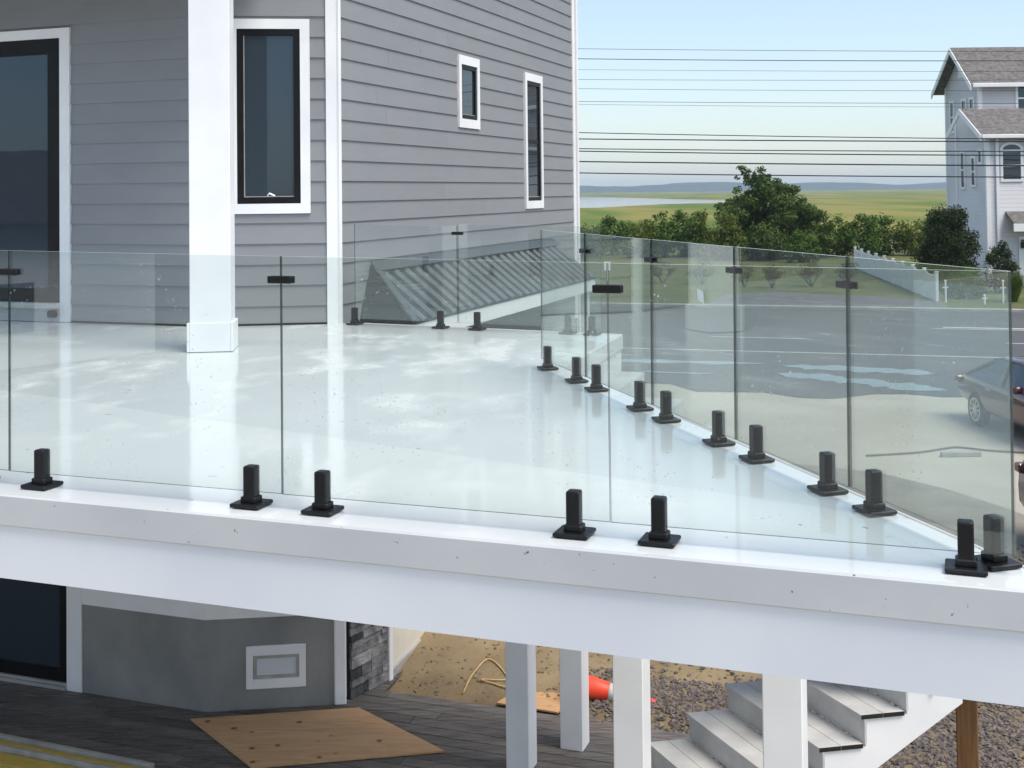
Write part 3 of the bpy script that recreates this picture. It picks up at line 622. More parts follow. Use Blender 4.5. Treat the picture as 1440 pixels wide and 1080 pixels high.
# front run
rf = thing('glass_railing', (GC.x, GC.y, 0), 'frameless glass railing along the long front curb of the deck', 'railing')
jt = [0, 1.318, 2.632, 3.955, 5.28, 6.60, 7.92]
zt = lambda t: .951 + t * .0102
for a, c in zip(jt, jt[1:]):
    a_, c_ = a + .002, c - .002
    panel(rf, GC - LD * a_, GC - LD * c_, .058 + random.uniform(-.003, .003), .058, zt(a_), zt(c_))
for t in jt[1:-1]: clip(rf, GC - LD * t + V(0, 0, zt(t) - .091), LD)
for t in (.151, 1.144, 1.451, 2.457, 2.771, 3.785, 4.12, 5.10, 5.43, 6.42, 6.75, 7.75): spigot(rf, GC - LD * t, LD)
# side run
re_ = thing('glass_railing', (.9, 6.2, 0), 'frameless glass railing running back along the slanting side of the deck to the stairs', 'railing')
je = [.012, .955, 1.915, 2.90, 3.955, 4.86]
TW = (-.3, -.35, -.35, -.3, -.2); LE = (.4, .4, .4, .4, .3)
panels = []
for i, (a, c) in enumerate(zip(je, je[1:])):
    panels.append(panel(re_, GC + edgeE * (a + .003), GC + edgeE * (c - .003), .058, .058, .951, .951, twist=TW[i], lean=LE[i]))
for t in je[1:-1]: clip(re_, GC + edgeE * t + V(0, 0, .842), edgeE)
for t in (.11, .79, 1.12, 1.72, 2.10, 2.72, 3.08, 3.77, 4.13, 4.72): spigot(re_, GC + edgeE * t, edgeE)
# paper sticker on the third pane
q = GC + edgeE * 2.26 + V(0, 0, .695); en = V(edgeE.y, -edgeE.x, 0)
b = MB(); e1 = edgeE; up = V(0, 0, 1)
pp = [q - e1 * .038 - up * .034, q + e1 * .030 - up * .022, q + e1 * .040 + up * .034, q - e1 * .026 + up * .026]
b.extr([p_ - en * .0078 for p_ in pp], -en * .0008); b.build('sticker', 'paper', panels[2])
# run beside the house
rx = thing('glass_railing', (-.4, 10.9, 0), 'short glass railing between the house corner and the stairs, before the metal awning', 'railing')
X0 = V(-1.52, 11.39, 0); X1 = V(.76, 10.29, 0); xd = (X1 - X0).normalized(); XL = (X1 - X0).length
xj = [.05, 1.14, XL - .02]
for a, c in zip(xj, xj[1:]): panel(rx, X0 + xd * (a + .006), X0 + xd * (c - .006), .058, .058, .935, .915)
clip(rx, X0 + xd * 1.14 + V(0, 0, .852), xd)
for t in (.05, .96, 1.33, 2.20, 2.42): spigot(rx, X0 + xd * t, xd)

# ------------------------------------------------------------------ staircase beside the deck
st = thing('staircase', (2.0, 8.2, GZ), 'white and grey staircase with a landing climbing to the deck', 'staircase')
ta = azv(-22.4); stp = V(.282, .052, 0); A0 = V(1.901, 7.767, 0); TLn = 1.10; rise = .18; zA = -2.30
sd = stp.normalized()
for k in range(-6, 3):
    zt_ = zA + k * rise; p0 = A0 + stp * k
    if zt_ < GZ + .05: continue
    for j in range(2):
        o = p0 + sd * (.002 + j * .150) - sd * .012
        t_ = part('tread', ['tread', 'tread_end'], lambda b: b.obox(V(*o.xy, zt_ - .028), sd * .146, ta * TLn, (0, 0, .028)), st)
        for pf in t_.data.polygons:
            if abs(pf.normal.dot(ta)) > .9: pf.material_index = 1
    part('riser', 'tread', lambda b: b.obox(V(*(p0 + sd * .012).xy, zt_ - rise + .001), sd * .014, ta * TLn, (0, 0, rise - .030)), st)
def stringer(off, m):
    def f(b):
        pts = []; base = A0 + ta * off
        k0, k1 = -6, 3
        for k in range(k0, k1 + 1):
            q_ = base + stp * k + sd * .028; zz = zA + k * rise - .03
            pts += [V(*q_.xy, zz - rise + .002 if k > k0 else zz - rise), V(*q_.xy, zz)]
        e = base + stp * 3.45; pts += [V(*e.xy, zA + 3 * rise - .03), V(*e.xy, zA + 3 * rise - .35)]
        e2 = base + stp * (k0 + 1.1); pts += [V(*e2.xy, zA + (k0 - .9) * rise)]
        pts = [V(p_.x, p_.y, max(p_.z, GZ - .02)) for p_ in pts]
        b.extr(pts, ta * .04)
    return part('stringer', 'white', f, st)
stringer(.015, None); stringer(TLn - .055, None)
# landing
lz = zA + 3 * rise; L0 = A0 + stp * 3
lp = [L0 + sd * .0, L0 + ta * 1.15, L0 + ta * 1.15 + sd * 1.25, L0 + sd * 1.25]
for i in range(8):
    o = L0 + sd * (.003 + .155 * i)
    part('landing_board', 'tread', lambda b: b.obox(V(*o.xy, lz - .028), sd * .150, ta * 1.15, (0, 0, .028)), st)
part('landing_frame', 'white', lambda b: b.obox(V(*(L0 + ta * .02 + sd * .13).xy, lz - .24), sd * 1.1, ta * 1.1, (0, 0, .21)), st)
# upper flight going up from the landing to the deck
ua = azv(18.3); ud = V(ua.y, -ua.x, 0); ur = .196; urun = .30
U0 = V(.295, 8.504, 0)
for k in range(1, 9):
    o = D_st + ud * (urun * (k - 1) + .025) + ua * .12; wdt = .78
    for j in range(2):
        part('tread', ['tread', 'tread_end'], lambda b: b.obox(V(*(o + ud * (.152 * j)).xy, -ur * k - .028), ud * .148, ua * 1.05, (0, 0, .028)), st)
    part('riser', 'tread', lambda b: b.obox(V(*(o + ud * .285).xy, -ur * (k + 1) + .001), ud * .014, ua * 1.05, (0, 0, ur - .031)), st)
for sgn in (.02, 1.0):
    def us(b):
        base = D_st + ua * (.12 + sgn) + ud * .04
        b.extr([V(*base.xy, -ur - .03), V(*(base + ud * urun * 7.9).xy, -ur * 8.9), V(*(base + ud * urun * 7.9).xy, -ur * 8.9 - .28), V(*base.xy, -ur - .36)], ua * .035)
    part('stringer', 'white', us, st)
# timber post under the landing
bp_ = MB(); bp_.cbox(V(2.945, 8.10, (GZ - .05 + lz - .25) / 2), LD * .135, LN * .135, (0, 0, lz - .25 - GZ + .05))
tag(bp_.build('timber_post', 'brown_wood', bevel=.006), 'square brown timber post holding up the stair landing', 'post')

# ------------------------------------------------------------------ things lying about under the deck
b = MB(); pw_ = [V(-2.952, 11.131, 0), V(-1.458, 11.335, 0), V(-.625, 10.449, 0), V(-2.20, 10.19, 0)]
b.extr([V(q.x, q.y, ZP + .004) for q in pw_], (0, 0, .018)); tag(b.build('plywood_sheet', 'plywood', bevel=.002), 'large orange brown plywood sheet lying on the dark planks', 'plywood')
b = MB(); b.extr([V(.0 - .2, 11.50, GZ + .045), V(.36, 11.28, GZ + .045), V(.62, 11.62, GZ + .045), V(.05, 11.86, GZ + .045)], (0, 0, .015))
tag(b.build('plywood_offcut', 'plywood'), 'small brown plywood offcut on the dirt at the patio edge', 'plywood')
lb = thing('ladder_rail', (-4.0, 10.5, ZP), 'long yellow and grey rail lying on the patio beneath the glass door', 'rail')
y0_ = V(-5.4, 11.02, 0); y1_ = V(-3.0, 10.08, 0); yd = (y1_ - y0_).normalized(); yn = V(-yd.y, yd.x, 0)
part('rail_flange', 'grey_wood', lambda b: b.obox(V(*(y0_ + yn * .0).xy, ZP + .003), y1_ - y0_, yn * .05, (0, 0, .09)), lb, bevel=.004)
part('rail_web', 'yellow', lambda b: b.obox(V(*(y0_ - yn * .11).xy, ZP + .003), y1_ - y0_, yn * .108, (0, 0, .06)), lb, bevel=.004)
part('rail_flange', 'grey_wood', lambda b: b.obox(V(*(y0_ - yn * .15).xy, ZP + .003), y1_ - y0_, yn * .038, (0, 0, .09)), lb, bevel=.004)
part('rail_web', 'yellow', lambda b: b.obox(V(*(y0_ - yn * .33).xy, ZP + .003), y1_ - y0_, yn * .17, (0, 0, .05)), lb, bevel=.004)
# traffic cone lying on its side
cn = thing('traffic_cone', (.9, 11.45, GZ), 'orange traffic cone with a white band lying on its side in the gravel', 'cone')
c0 = V(.53, 11.60, GZ + .185); c1 = V(1.27, 11.42, GZ + .075); cd = (c1 - c0); CLn = cd.length; cd.normalize(); cr = lambda t: .125 + (.026 - .125) * t
cone = part('cone_body', 'orange', lambda b: b.lathe([(.03, .145), (.031, cr(.03)), (CLn * .48, cr(.48)), (CLn * .7, cr(.7)), (CLn * .97, cr(.97)), (CLn, .02)], c0, cd, 28), cn, smooth=True)
part('white_band', 'band', lambda b: b.lathe([(CLn * .44, cr(.44) + .003), (CLn * .62, cr(.62) + .003)], c0, cd, 28), cone, smooth=True)
part('tip', 'pink', lambda b: b.lathe([(CLn * .93, cr(.93) + .003), (CLn * 1.005, .028)], c0, cd, 20), cone, smooth=True)
def cbase(b):
    u = cd.cross(V(0, 0, 1)).normalized(); v_ = cd.cross(u); b.cbox(c0 + cd * .015, cd * .03, u * .36, v_ * .36)
part('cone_base', 'orange', cbase, cn, bevel=.006)
# cords on the dirt
def cord(pts, r, name, m, label, z=None):
    P_ = [V(x, y, (dirt_h(x, y) if z is None else z) + r + .008) for x, y in pts]; out_ = []
    for i in range(len(P_) - 1):
        p0, p1, p2, p3 = P_[max(i - 1, 0)], P_[i], P_[i + 1], P_[min(i + 2, len(P_) - 1)]
        for k in range(8):
            t = k / 8; q = .5 * ((2 * p1) + (p2 - p0) * t + (2 * p0 - 5 * p1 + 4 * p2 - p3) * t * t + (-p0 + 3 * p1 - 3 * p2 + p3) * t ** 3)
            if z is None: q.z = dirt_h(q.x, q.y) + r + .008
            out_.append(q)
    out_.append(P_[-1]); b = MB(); b.tube(out_, r, 6); o = b.build(name, m, smooth=True); return tag(o, label, 'cord')
cord([(-.52, 11.72), (-.30, 12.35), (-.1, 11.95), (-.35, 11.90), (.05, 11.78), (.0, 12.6), (.35, 12.9), (.9, 13.0), (1.4, 13.3), (1.9, 13.1), (2.2, 12.6)], .008, 'extension_cord', 'cord', 'yellow extension cord looped across the bare dirt beside the patio')
cord([(6.3, 22.05), (7.29, 22.27), (7.93, 22.6), (8.2, 22.66), (8.73, 22.32), (9.6, 22.1), (11, 22.0)], .018, 'hose', 'hose', 'dark hose lying across the sandy lot behind the parked cars', z=GZ - .012)
b = MB(); b.cbox(V(7.98, 22.0, GZ + .03), V(.72, .02, 0), V(0, .11, 0), (0, 0, .09)); tag(b.build('parking_block', 'kerb', bevel=.012), 'low pale beam lying on the sandy lot', 'beam')

# ------------------------------------------------------------------ cars
def wheel(b_parent, c, ax):
    t = part('wheel', 'tyre', lambda b: b.lathe([(-.10, .24), (-.10, .29), (-.075, .318), (.075, .318), (.10, .29), (.10, .24)], c, ax, 28), b_parent, smooth=False)
    def spk(b):
        b.lathe([(.075, .235), (.104, .238), (.104, .205), (.08, .20)], c, ax, 28)
        u = ax.cross(V(0, 0, 1)).normalized(); b.lathe([(.08, .06), (.108, .05)], c, ax, 12)
        for k in range(10):
            an = k * math.pi / 5; r_ = u * math.cos(an) + V(0, 0, 1) * math.sin(an); q_ = r_.cross(ax); b.cbox(c + ax * .092 + r_ * .13, ax * .02, r_ * .18, q_ * .032)
    part('rim', 'rim', spk, t)
def car(name, loc, az, paint, label, suv=False):
    root = thing(name, loc, label, 'car'); o = Vector(loc); f = azv(az); r_ = V(f.y, -f.x, 0)
    def W(x, y, z): return o + f * y + r_ * x + V(0, 0, z)   # y towards the front
    if suv: prof = [(-2.25, .42, .95, 1.10), (-2.15, .38, 1.0, 1.12), (-1.5, .30, 1.02, 1.12), (0, .26, 1.02, 1.10), (.9, .27, 1.00, 1.06), (1.6, .30, .92, .98), (2.1, .36, .78, .86), (2.22, .42, .66, .74)]
    else: prof = [(-2.38, .45, .72, .90), (-2.25, .36, .88, .99), (-1.6, .28, .93, 1.03), (-.6, .25, .93, 1.0), (.6, .25, .92, .97), (1.2, .28, .86, .93), (2.0, .32, .74, .82), (2.3, .40, .60, .68)]
    hw = .90
    def body(b):
        k = len(b.v)
        for y, zb, zs, zt_ in prof:
            ww_ = hw * (1 - .13 * (abs(y) / 2.35) ** 4)
            ring = [(-ww_ * .90, zb), (-ww_ * .985, zb + .10), (-ww_, (zb + zs) / 2 + .05), (-ww_ * .975, zs), (-ww_ * .86, zt_), (0, zt_ + .03), (ww_ * .86, zt_), (ww_ * .975, zs), (ww_, (zb + zs) / 2 + .05), (ww_ * .985, zb + .10), (ww_ * .90, zb)]
            b.v += [tuple(W(x, y, z)) for x, z in ring]
        m = 11
        for i in range(len(prof) - 1):
            for j in range(m): a = k + i * m + j; c = k + i * m + (j + 1) % m; b.f.append((a, c, c + m, a + m)); b.mi.append(0)
        b.f.append(tuple(k + j for j in range(m))); b.f.append(tuple(k + (len(prof) - 1) * m + j for j in range(m - 1, -1, -1))); b.mi += [0, 0]
    bd = part('body', paint, body, root)
    md = bd.modifiers.new('sub', 'SUBSURF'); md.levels = 2; md.render_levels = 2
    for p_ in bd.data.polygons: p_.use_smooth = True
    zr = 1.66 if suv else 1.45
    cab = [(-2.12, 1.08, .80), (-1.75, zr - .04, .62), (-.2, zr, .64), (.35, zr - .03, .62), (1.1, 1.0, .78)] if suv else [(-1.75, .99, .74), (-.95, zr - .06, .60), (-.2, zr, .62), (.35, zr - .03, .60), (1.25, .93, .76)]
    yb = (-2.16, 1.15) if suv else (-1.95, 1.35)
    def glassy(b):          # greenhouse volume, dark glass
        k = len(b.v); lo = [(yb[0], .80), (-1.0, .845), (.2, .845), (yb[1], .80)]; zb = .94
        hi = [(cab[1][0], cab[1][1] - .02, cab[1][2]), (-.9 if not suv else -1.0, zr - .035, .625), (cab[2][0] + .3, zr - .02, .63), (cab[3][0], zr - .04, .61)]
        for (y, x), (y2, z2, x2) in zip(lo, hi): b.v += [tuple(W(-x, y, zb)), tuple(W(-x2, y2, z2)), tuple(W(x2, y2, z2)), tuple(W(x, y, zb))]
        for i in range(3):
            for j in range(3): a = k + i * 4 + j; b.f.append((a, a + 1, a + 5, a + 4)); b.mi.append(0)
        b.f.append((k + 3, k + 2, k + 1, k)); b.f.append((k + 12, k + 13, k + 14, k + 15)); b.mi += [0, 0]
    part('glasshouse', 'pane', glassy, root)
    def roof(b):
        k = len(b.v); pts = [(cab[1][0], cab[1][1] - .01, .635), (-.7, zr + .01, .65), (cab[2][0] + .3, zr + .005, .65), (cab[3][0] + .03, zr - .03, .63)]
        for y, z, x in pts: b.v += [tuple(W(-x, y, z - .045)), tuple(W(-x * .9, y, z)), tuple(W(x * .9, y, z)), tuple(W(x, y, z - .045)), tuple(W(0, y, z - .05))]
        for i in range(3):
            for j in range(5): a = k + i * 5 + j; c = k + i * 5 + (j + 1) % 5; b.f.append((a, c, c + 5, a + 5)); b.mi.append(0)
        b.f.append(tuple(k + j for j in range(5))); b.f.append(tuple(k + 15 + j for j in range(4, -1, -1))); b.mi += [0, 0]
    part('roof', paint, roof, root, smooth=True)
    for sx in (-1, 1):
        def pil(b, sx=sx):
            for (y0, x0_, z0), (y1, x1_, z1) in (((yb[0], .80, .95), (cab[1][0], .63, cab[1][1] - .03)), ((-.28, .848, .95), (-.30, .635, zr - .03)), ((yb[1], .80, .95), (cab[3][0], .615, zr - .05))):
                b.tube([W(sx * (x0_ + .004), y0, z0), W(sx * (x1_ + .004), y1, z1)], .036, 6)
        part('pillar', paint, pil, root)
        mr = part('mirror', paint, lambda b: (b.cbox(W(sx * (hw + .07), .62, 1.02), r_ * .20, f * .10, (0, 0, .14))), root, bevel=.03, smooth=True)
        part('door_handle', 'chrome', lambda b: (b.cbox(W(sx * (hw + .012), -.75, .82), r_ * .02, f * .16, (0, 0, .025))), root, bevel=.006)
        part('door_handle', 'chrome', lambda b: (b.cbox(W(sx * (hw + .012), .22, .80), r_ * .02, f * .16, (0, 0, .025))), root, bevel=.006)
        part('tail_light', 'tail_light', lambda b: b.cbox(W(sx * .68, prof[0][0] + .055, .80 if not suv else .98), r_ * .34, f * .16, (0, 0, .13)), root, bevel=.02)
        part('head_light', 'head_light', lambda b: b.cbox(W(sx * .64, 2.16, .64), r_ * .36, f * .22, (0, 0, .10)), root, bevel=.02)
        part('wheel_arch', 'tyre', lambda b: b.lathe([(-.06, .355), (.012, .355)], W(sx * (hw - .035), -1.36, .32), r_ * sx, 24), root); part('wheel_arch', 'tyre', lambda b: b.lathe([(-.06, .355), (.008, .355)], W(sx * (hw - .035), 1.38, .32), r_ * sx, 24), root)
        for y in (-1.36, 1.38): wheel(root, W(sx * (hw - .105), y, .318), r_ * sx)
    return root
car('parked_car', (10.28, 23.50, GZ), 176, 'maroon', 'dark maroon sedan parked on the sandy lot near the road')
car('parked_car', (7.78, 14.65, GZ - .012), 178, 'car_black', 'black parked car standing close beside the deck corner', suv=True)

# ------------------------------------------------------------------ vegetation
def foliage(clumps, n, size, seed, flat=.0):
    """clumps: (centre, radius xyz). leaf-sized bent quads spread through each clump, denser near its skin"""
    r = random.Random(seed); vs = []; fs = []; tint = []; tot = sum(c[1][0] * c[1][1] + c[1][2] * c[1][0] for c in clumps)
    for c, rad in clumps:
        k = max(20, int(n * (rad[0] * rad[1] + rad[2] * rad[0]) / tot)); ct = r.uniform(-.18, .18)
        for _ in range(k):
            while True:
                d = V(r.gauss(0, 1), r.gauss(0, 1), r.gauss(0, 1))
                if d.length > .1: break
            d.normalize(); rr_ = (r.random() ** .45) * r.uniform(.85, 1.12)
            p = V(c[0] + d.x * rad[0] * rr_, c[1] + d.y * rad[1] * rr_, c[2] + d.z * rad[2] * rr_)
            nrm = (d + V(r.gauss(0, .7), r.gauss(0, .7), r.gauss(.25, .7))).normalized(); u = nrm.cross(V(r.gauss(0, 1), r.gauss(0, 1), r.gauss(0, 1))).normalized(); v_ = nrm.cross(u)
            s = size * r.uniform(.6, 1.35); i = len(vs)
            vs += [tuple(p - u * s), tuple(p + v_ * s * .45 + nrm * s * .12), tuple(p + u * s), tuple(p - v_ * s * .45 + nrm * s * .12)]
            fs.append((i, i + 1, i + 2, i + 3)); tint.append(min(1, max(0, .5 + ct + r.gauss(0, .22))))
    return vs, fs, tint
def leaf_obj(name, data, m, parent):
    vs, fs, tint = data; off = OFF.get(parent, V(0, 0, 0)); me = bpy.data.meshes.new(name); me.from_pydata([(x - off.x, y - off.y, z - off.z) for x, y, z in vs], [], fs); me.materials.append(MAT[m])
    a = me.attributes.new('tint', 'FLOAT', 'FACE'); a.data.foreach_set('value', tint)
    o = bpy.data.objects.new(name, me); col.objects.link(o); o.parent = parent; OFF[o] = off; return o
def limb(b, p, d, ln, r, depth, rnd):
    pts = [p]; q = p.copy(); dd = d.copy()
    for i in range(4):
        dd = (dd + V(rnd.gauss(0, .13), rnd.gauss(0, .13), rnd.gauss(.04, .08))).normalized(); q = q + dd * ln / 4; pts.append(q.copy())
    b.tube(pts, r, 6, r * .5)
    ends = [q]
    if depth > 0:
        for k in range(3):
            e = (dd + V(rnd.gauss(0, .65), rnd.gauss(0, .65), rnd.gauss(.1, .3))).normalized(); ends += limb(b, pts[-1 - (k % 2)], e, ln * .62, r * .5, depth - 1, rnd)
    return ends
def bush(name, x, y, rx_, ry_, h, m, label, cat, n, size, seed, group=None, nclump=26, zb=GZ + .06):
    rnd = random.Random(seed); t = thing(name, (x, y, zb), label, cat, group); cl = []
    for i in range(nclump):
        a = rnd.uniform(0, 2 * math.pi); q = rnd.random() ** .5; zz = rnd.random(); k = math.sqrt(max(.08, 1 - (zz * .98) ** 2.6))
        cr_ = rnd.uniform(.22, .40) * min(rx_, h * .5) ; cl.append(((x + math.cos(a) * rx_ * q * k * .82, y + math.sin(a) * ry_ * q * k * .82, zb + h * (.05 + zz * .83)), (cr_, cr_, cr_ * .85)))
    cl.append(((x, y, zb + h * .40), (rx_ * .80, ry_ * .80, h * .42)))
    leaf_obj('foliage', foliage(cl, n, size, seed), m, t)
    b = MB()
    for k in range(4): b.tube([V(x + rnd.uniform(-.3, .3) * rx_, y, zb - .05), V(x + rnd.uniform(-.6, .6) * rx_, y + rnd.uniform(-.3, .3), zb + h * .6)], .05, 5, .015)
    b.build('stem', 'bark', t); return t
# the big tree
def tree(x, y, label, seed, blobs, trunk_h, leaf, n, size):
    rnd = random.Random(seed); zb = GZ + .06; t = thing('tree', (x, y, zb), label, 'tree'); b = MB()
    ends = []
    for k in range(4):
        a = k * 1.6 + .3; ends += limb(b, V(x, y, zb - .1), V(math.cos(a) * .45, math.sin(a) * .35, 1).normalized(), trunk_h, .16, 2, rnd)
    b.build('trunk', 'bark', t, smooth=True)
    cl = []
    for (cx, cy, cz_, rx_, rz_) in blobs:
        for i in range(int(9 + rx_ * 6)):
            d = V(rnd.gauss(0, 1), rnd.gauss(0, 1), rnd.gauss(0, 1)).normalized() * rnd.uniform(.35, 1.0); s = rnd.uniform(.20, .42) * rx_
            cl.append(((x + cx + d.x * rx_, y + cy + d.y * rx_, zb + cz_ + d.z * rz_), (s, s, s * .8)))
    leaf_obj('crown', foliage(cl, n, size, seed), leaf, t); return t
tree(17.4, 83, 'broad dark green tree standing up above the hedge before the marsh', 5, [(0, 0, 2.8, 2.6, 1.8), (-.6, 0, 4.4, 1.7, 1.1), (1.8, 0, 3.0, 1.7, 1.3), (-1.5, .3, 5.75, .7, .6), (-.5, 0, 5.3, 1.1, .8), (.9, 0, 4.6, 1.3, .8), (3.0, 0, 2.5, 1.4, 1.1), (-2.2, 0, 3.0, 1.4, 1.2), (-.6, 0, 1.2, 3.2, 1.0), (2.6, 0, 1.2, 1.8, .8)], 2.0, 'leaf_tree', 34000, .13)
bush('shrub', 14.3, 81.5, 1.5, 1.2, 3.4, 'leaf_yellow', 'pale yellow green shrub leaning against the broad dark tree', 'shrub', 3500, .11, 31)
bush('shrub', 18.6, 78.5, 1.3, 1.0, 2.2, 'leaf_hedge', 'bright green low shrub growing at the foot of the broad tree', 'shrub', 3000, .10, 33)
hx = [(5.6, 88, 1.5, 2.7), (7.4, 90, 1.6, 2.9), (9.2, 86, 1.3, 3.0), (10.6, 86, 1.4, 3.5), (12.2, 86, 1.4, 3.7), (13.4, 87, 1.5, 3.4), (15.6, 88, 1.6, 3.0), (20.6, 84, 1.6, 3.1), (22.3, 85, 1.6, 2.9), (24.0, 84, 1.6, 3.2), (25.8, 86, 1.7, 2.9), (27.8, 85, 1.8, 3.0), (4.0, 86, 1.5, 2.3), (2.3, 87, 1.6, 2.5), (29.8, 86, 1.8, 2.8)]
for i, (x, y, r_, h) in enumerate(hx):
    bush('hedge_bush', x, y, r_ * 1.15, 1.3, h, ('leaf_hedge', 'leaf_hedge', 'leaf_yellow')[i % 3 if i % 4 else 0], ('olive green bush in the row between lawn and marsh' if (i % 3 if i % 4 else 0) == 2 else 'leafy green bush in the row between lawn and marsh'), 'bush', 2600, .12, 50 + i, 'bushes in the row between lawn and marsh')
bush('round_bush', 19.95, 56.2, 1.62, 1.4, 4.15, 'leaf_dark', 'tall dark evergreen bush clipped round beside the neighbouring house', 'bush', 30000, .065, 71, nclump=90)
bush('round_bush', 21.75, 54.6, .95, .9, 2.45, 'leaf_dark', 'lower olive green bush at the garage of the neighbouring house', 'bush', 5000, .065, 72)
bush('hedge_bush', 19.15, 52.0, 1.15, .7, 1.45, 'leaf_hedge', 'low bright green bush at the near end of the white fence', 'bush', 4000, .06, 73)
# ornamental grass
t = thing('grass_clump', (20.55, 50.4, GZ + .07), 'arching bright green ornamental grass clump by the driveway', 'grass')
vs, fs, tint = [], [], []; gr = random.Random(8)
for k in range(900):
    a = gr.uniform(0, 6.28); h = gr.uniform(.7, 1.35); sp = gr.uniform(.1, .62); bx_ = V(20.55 + math.cos(a) * .18 * gr.random(), 50.4 + math.sin(a) * .18, GZ + .07); d = V(math.cos(a), math.sin(a), 0); s_ = V(-d.y, d.x, 0) * .014; i = len(vs)
    m1 = bx_ + d * sp * .4 + V(0, 0, h * .7); m2 = bx_ + d * sp + V(0, 0, h * .92)
    vs += [tuple(bx_ - s_), tuple(bx_ + s_), tuple(m1 + s_), tuple(m1 - s_), tuple(m2)]; fs += [(i, i + 1, i + 2, i + 3), (i + 3, i + 2, i + 4)]; q = gr.random(); tint += [q, q]
leaf_obj('blade_tuft', (vs, fs, tint), 'blade', t)
# small shrubs with bare stems on the lawn
for i, (x, y) in enumerate(((7.6, 62.4), (9.5, 61.6), (11.2, 59.4), (12.4, 58.6), (14.4, 59.2), (16.4, 59.8))):
    rnd = random.Random(90 + i); zb = GZ + .06
    t = thing('lawn_shrub', (x, y, zb), 'small open shrub with bare forked stems on the lawn', 'shrub', 'small open shrubs on the lawn'); b = MB(); ends = []
    for k in range(4):
        a = k * 1.57 + rnd.uniform(-.4, .4); ends += limb(b, V(x, y, zb - .03), V(math.cos(a) * .6, math.sin(a) * .6, 1).normalized(), .55, .035, 1, rnd)
    b.build('stem', 'bark', t)
    leaf_obj('crown', foliage([((e.x, e.y, e.z + .05), (.24, .24, .14)) for e in ends] + [((x, y, zb + 1.0), (.55, .55, .16))], 900, .05, 100 + i), 'leaf_shrub', t)

# ------------------------------------------------------------------ white scalloped fence, signs and markers
fn = thing('picket_fence', (18.9, 60, GZ), 'white solid board fence with scalloped tops running back along the lawn', 'fence')
f0, f1 = V(17.6, 50.9, 0), V(20.35, 72.8, 0); fd = (f1 - f0).normalized(); FL = (f1 - f0).length; fnn = V(fd.y, -fd.x, 0); npan = 9; pl_ = FL / npan
for i in range(npan + 1):
    q = f0 + fd * pl_ * i; part('fence_post', 'white', lambda b: (b.cbox(q + V(0, 0, GZ + .62), fd * .12, fnn * .12, (0, 0, 1.3)), b.cbox(q + V(0, 0, GZ + 1.29), fd * .16, fnn * .16, (0, 0, .04))), fn)
for i in range(npan):
    nb = 12 if i < 5 else 8
    for k in range(nb):
        u = (k + .5) / nb; h = 1.02 + .16 * (abs(u - .5) * 2) ** 1.6 + .03 * (k % 2); q = f0 + fd * (pl_ * i + .07 + (pl_ - .14) * u); wd_ = (pl_ - .14) / nb - .006
        part('fence_board', 'white', lambda b: b.cbox(q + V(0, 0, GZ + .06 + h / 2), fd * wd_, fnn * .03, (0, 0, h)), fn)
sg = thing('yard_sign', (4.93, 64.2, GZ + .06), 'small white sign on a thin post at the lawn edge', 'sign')
part('sign_post', 'white', lambda b: b.tube([V(4.93, 64.2, GZ), V(4.93, 64.2, GZ + .95)], .03, 8), sg)
part('sign_plate', 'white', lambda b: b.cbox(V(4.93, 64.16, GZ + .85), (.34, 0, 0), (0, .02, 0), (0, 0, .46)), sg, bevel=.01)
for (x, y, h, lab) in ((17.75, 50.3, .95, 'tall slim white marker post beside the end of the fence'), (19.0, 49.4, .42, 'short white marker stake at the far kerb'), (19.95, 49.9, .95, 'white mailbox post among the bushes by the driveway')):
    b = MB(); b.tube([V(x, y, GZ), V(x, y, GZ + h)], .04, 8); b.lathe([(0, .055), (.05, .03)], V(x, y, GZ + h), V(0, 0, 1), 10); b.cbox(V(x, y, GZ + h * .72), (.22, 0, 0), (0, .05, 0), (0, 0, .05)); tag(b.build('marker_post', 'white'), lab, 'post')

# ------------------------------------------------------------------ neighbouring house
nh = thing('neighbouring_house', (26, 62, GZ), 'three storey pale grey house with shingled gable roofs across the road', 'house')
def NB(b, x0_, x1_, y0_, y1_, z0_, z1_): return b.obox((x0_, y0_, z0_), (x1_ - x0_, 0, 0), (0, y1_ - y0_, 0), (0, 0, z1_ - z0_))
UX, UY0, UY1, UE, UR = 23.75, 62.0, 66.8, 6.60, 8.40
part('wall', 'siding_far', lambda b: b.extr([V(UX, UY0, GZ), V(UX, UY1, GZ), V(UX, UY1, UE), V(UX, (UY0 + UY1) / 2, UR - .12), V(UX, UY0, UE)], (16, 0, 0)), nh)
def groof(b, x0_, x1_, ya, yb_, ze, zr_, ov=.45, th=.16):
    ym = (ya + yb_) / 2; sl = (zr_ - ze) / (ym - ya)
    for y_, s_ in ((ya, -1), (yb_, 1)):
        e = V(0, y_ + s_ * ov, ze - ov * sl); b.extr([V(x0_, e.y, e.z), V(x0_, ym, zr_), V(x0_, ym, zr_ + th), V(x0_, e.y, e.z + th)], (x1_ - x0_, 0, 0))
rf_ = part('roof', 'shingle', lambda b: groof(b, UX - .55, UX + 16.5, UY0, UY1, UE, UR), nh)
def rake(b, x0_, ya, yb_, ze, zr_, ov=.5):
    ym = (ya + yb_) / 2; sl = (zr_ - ze) / (ym - ya)
    for y_, s_ in ((ya, -1), (yb_, 1)):
        e = V(0, y_ + s_ * ov, ze - ov * sl); b.extr([V(x0_, e.y, e.z - .16), V(x0_, ym, zr_ - .16), V(x0_, ym, zr_ + .13), V(x0_, e.y, e.z + .13)], (-.05, 0, 0))
part('rake_board', 'white', lambda b: rake(b, UX - .56, UY0, UY1, UE, UR), rf_)
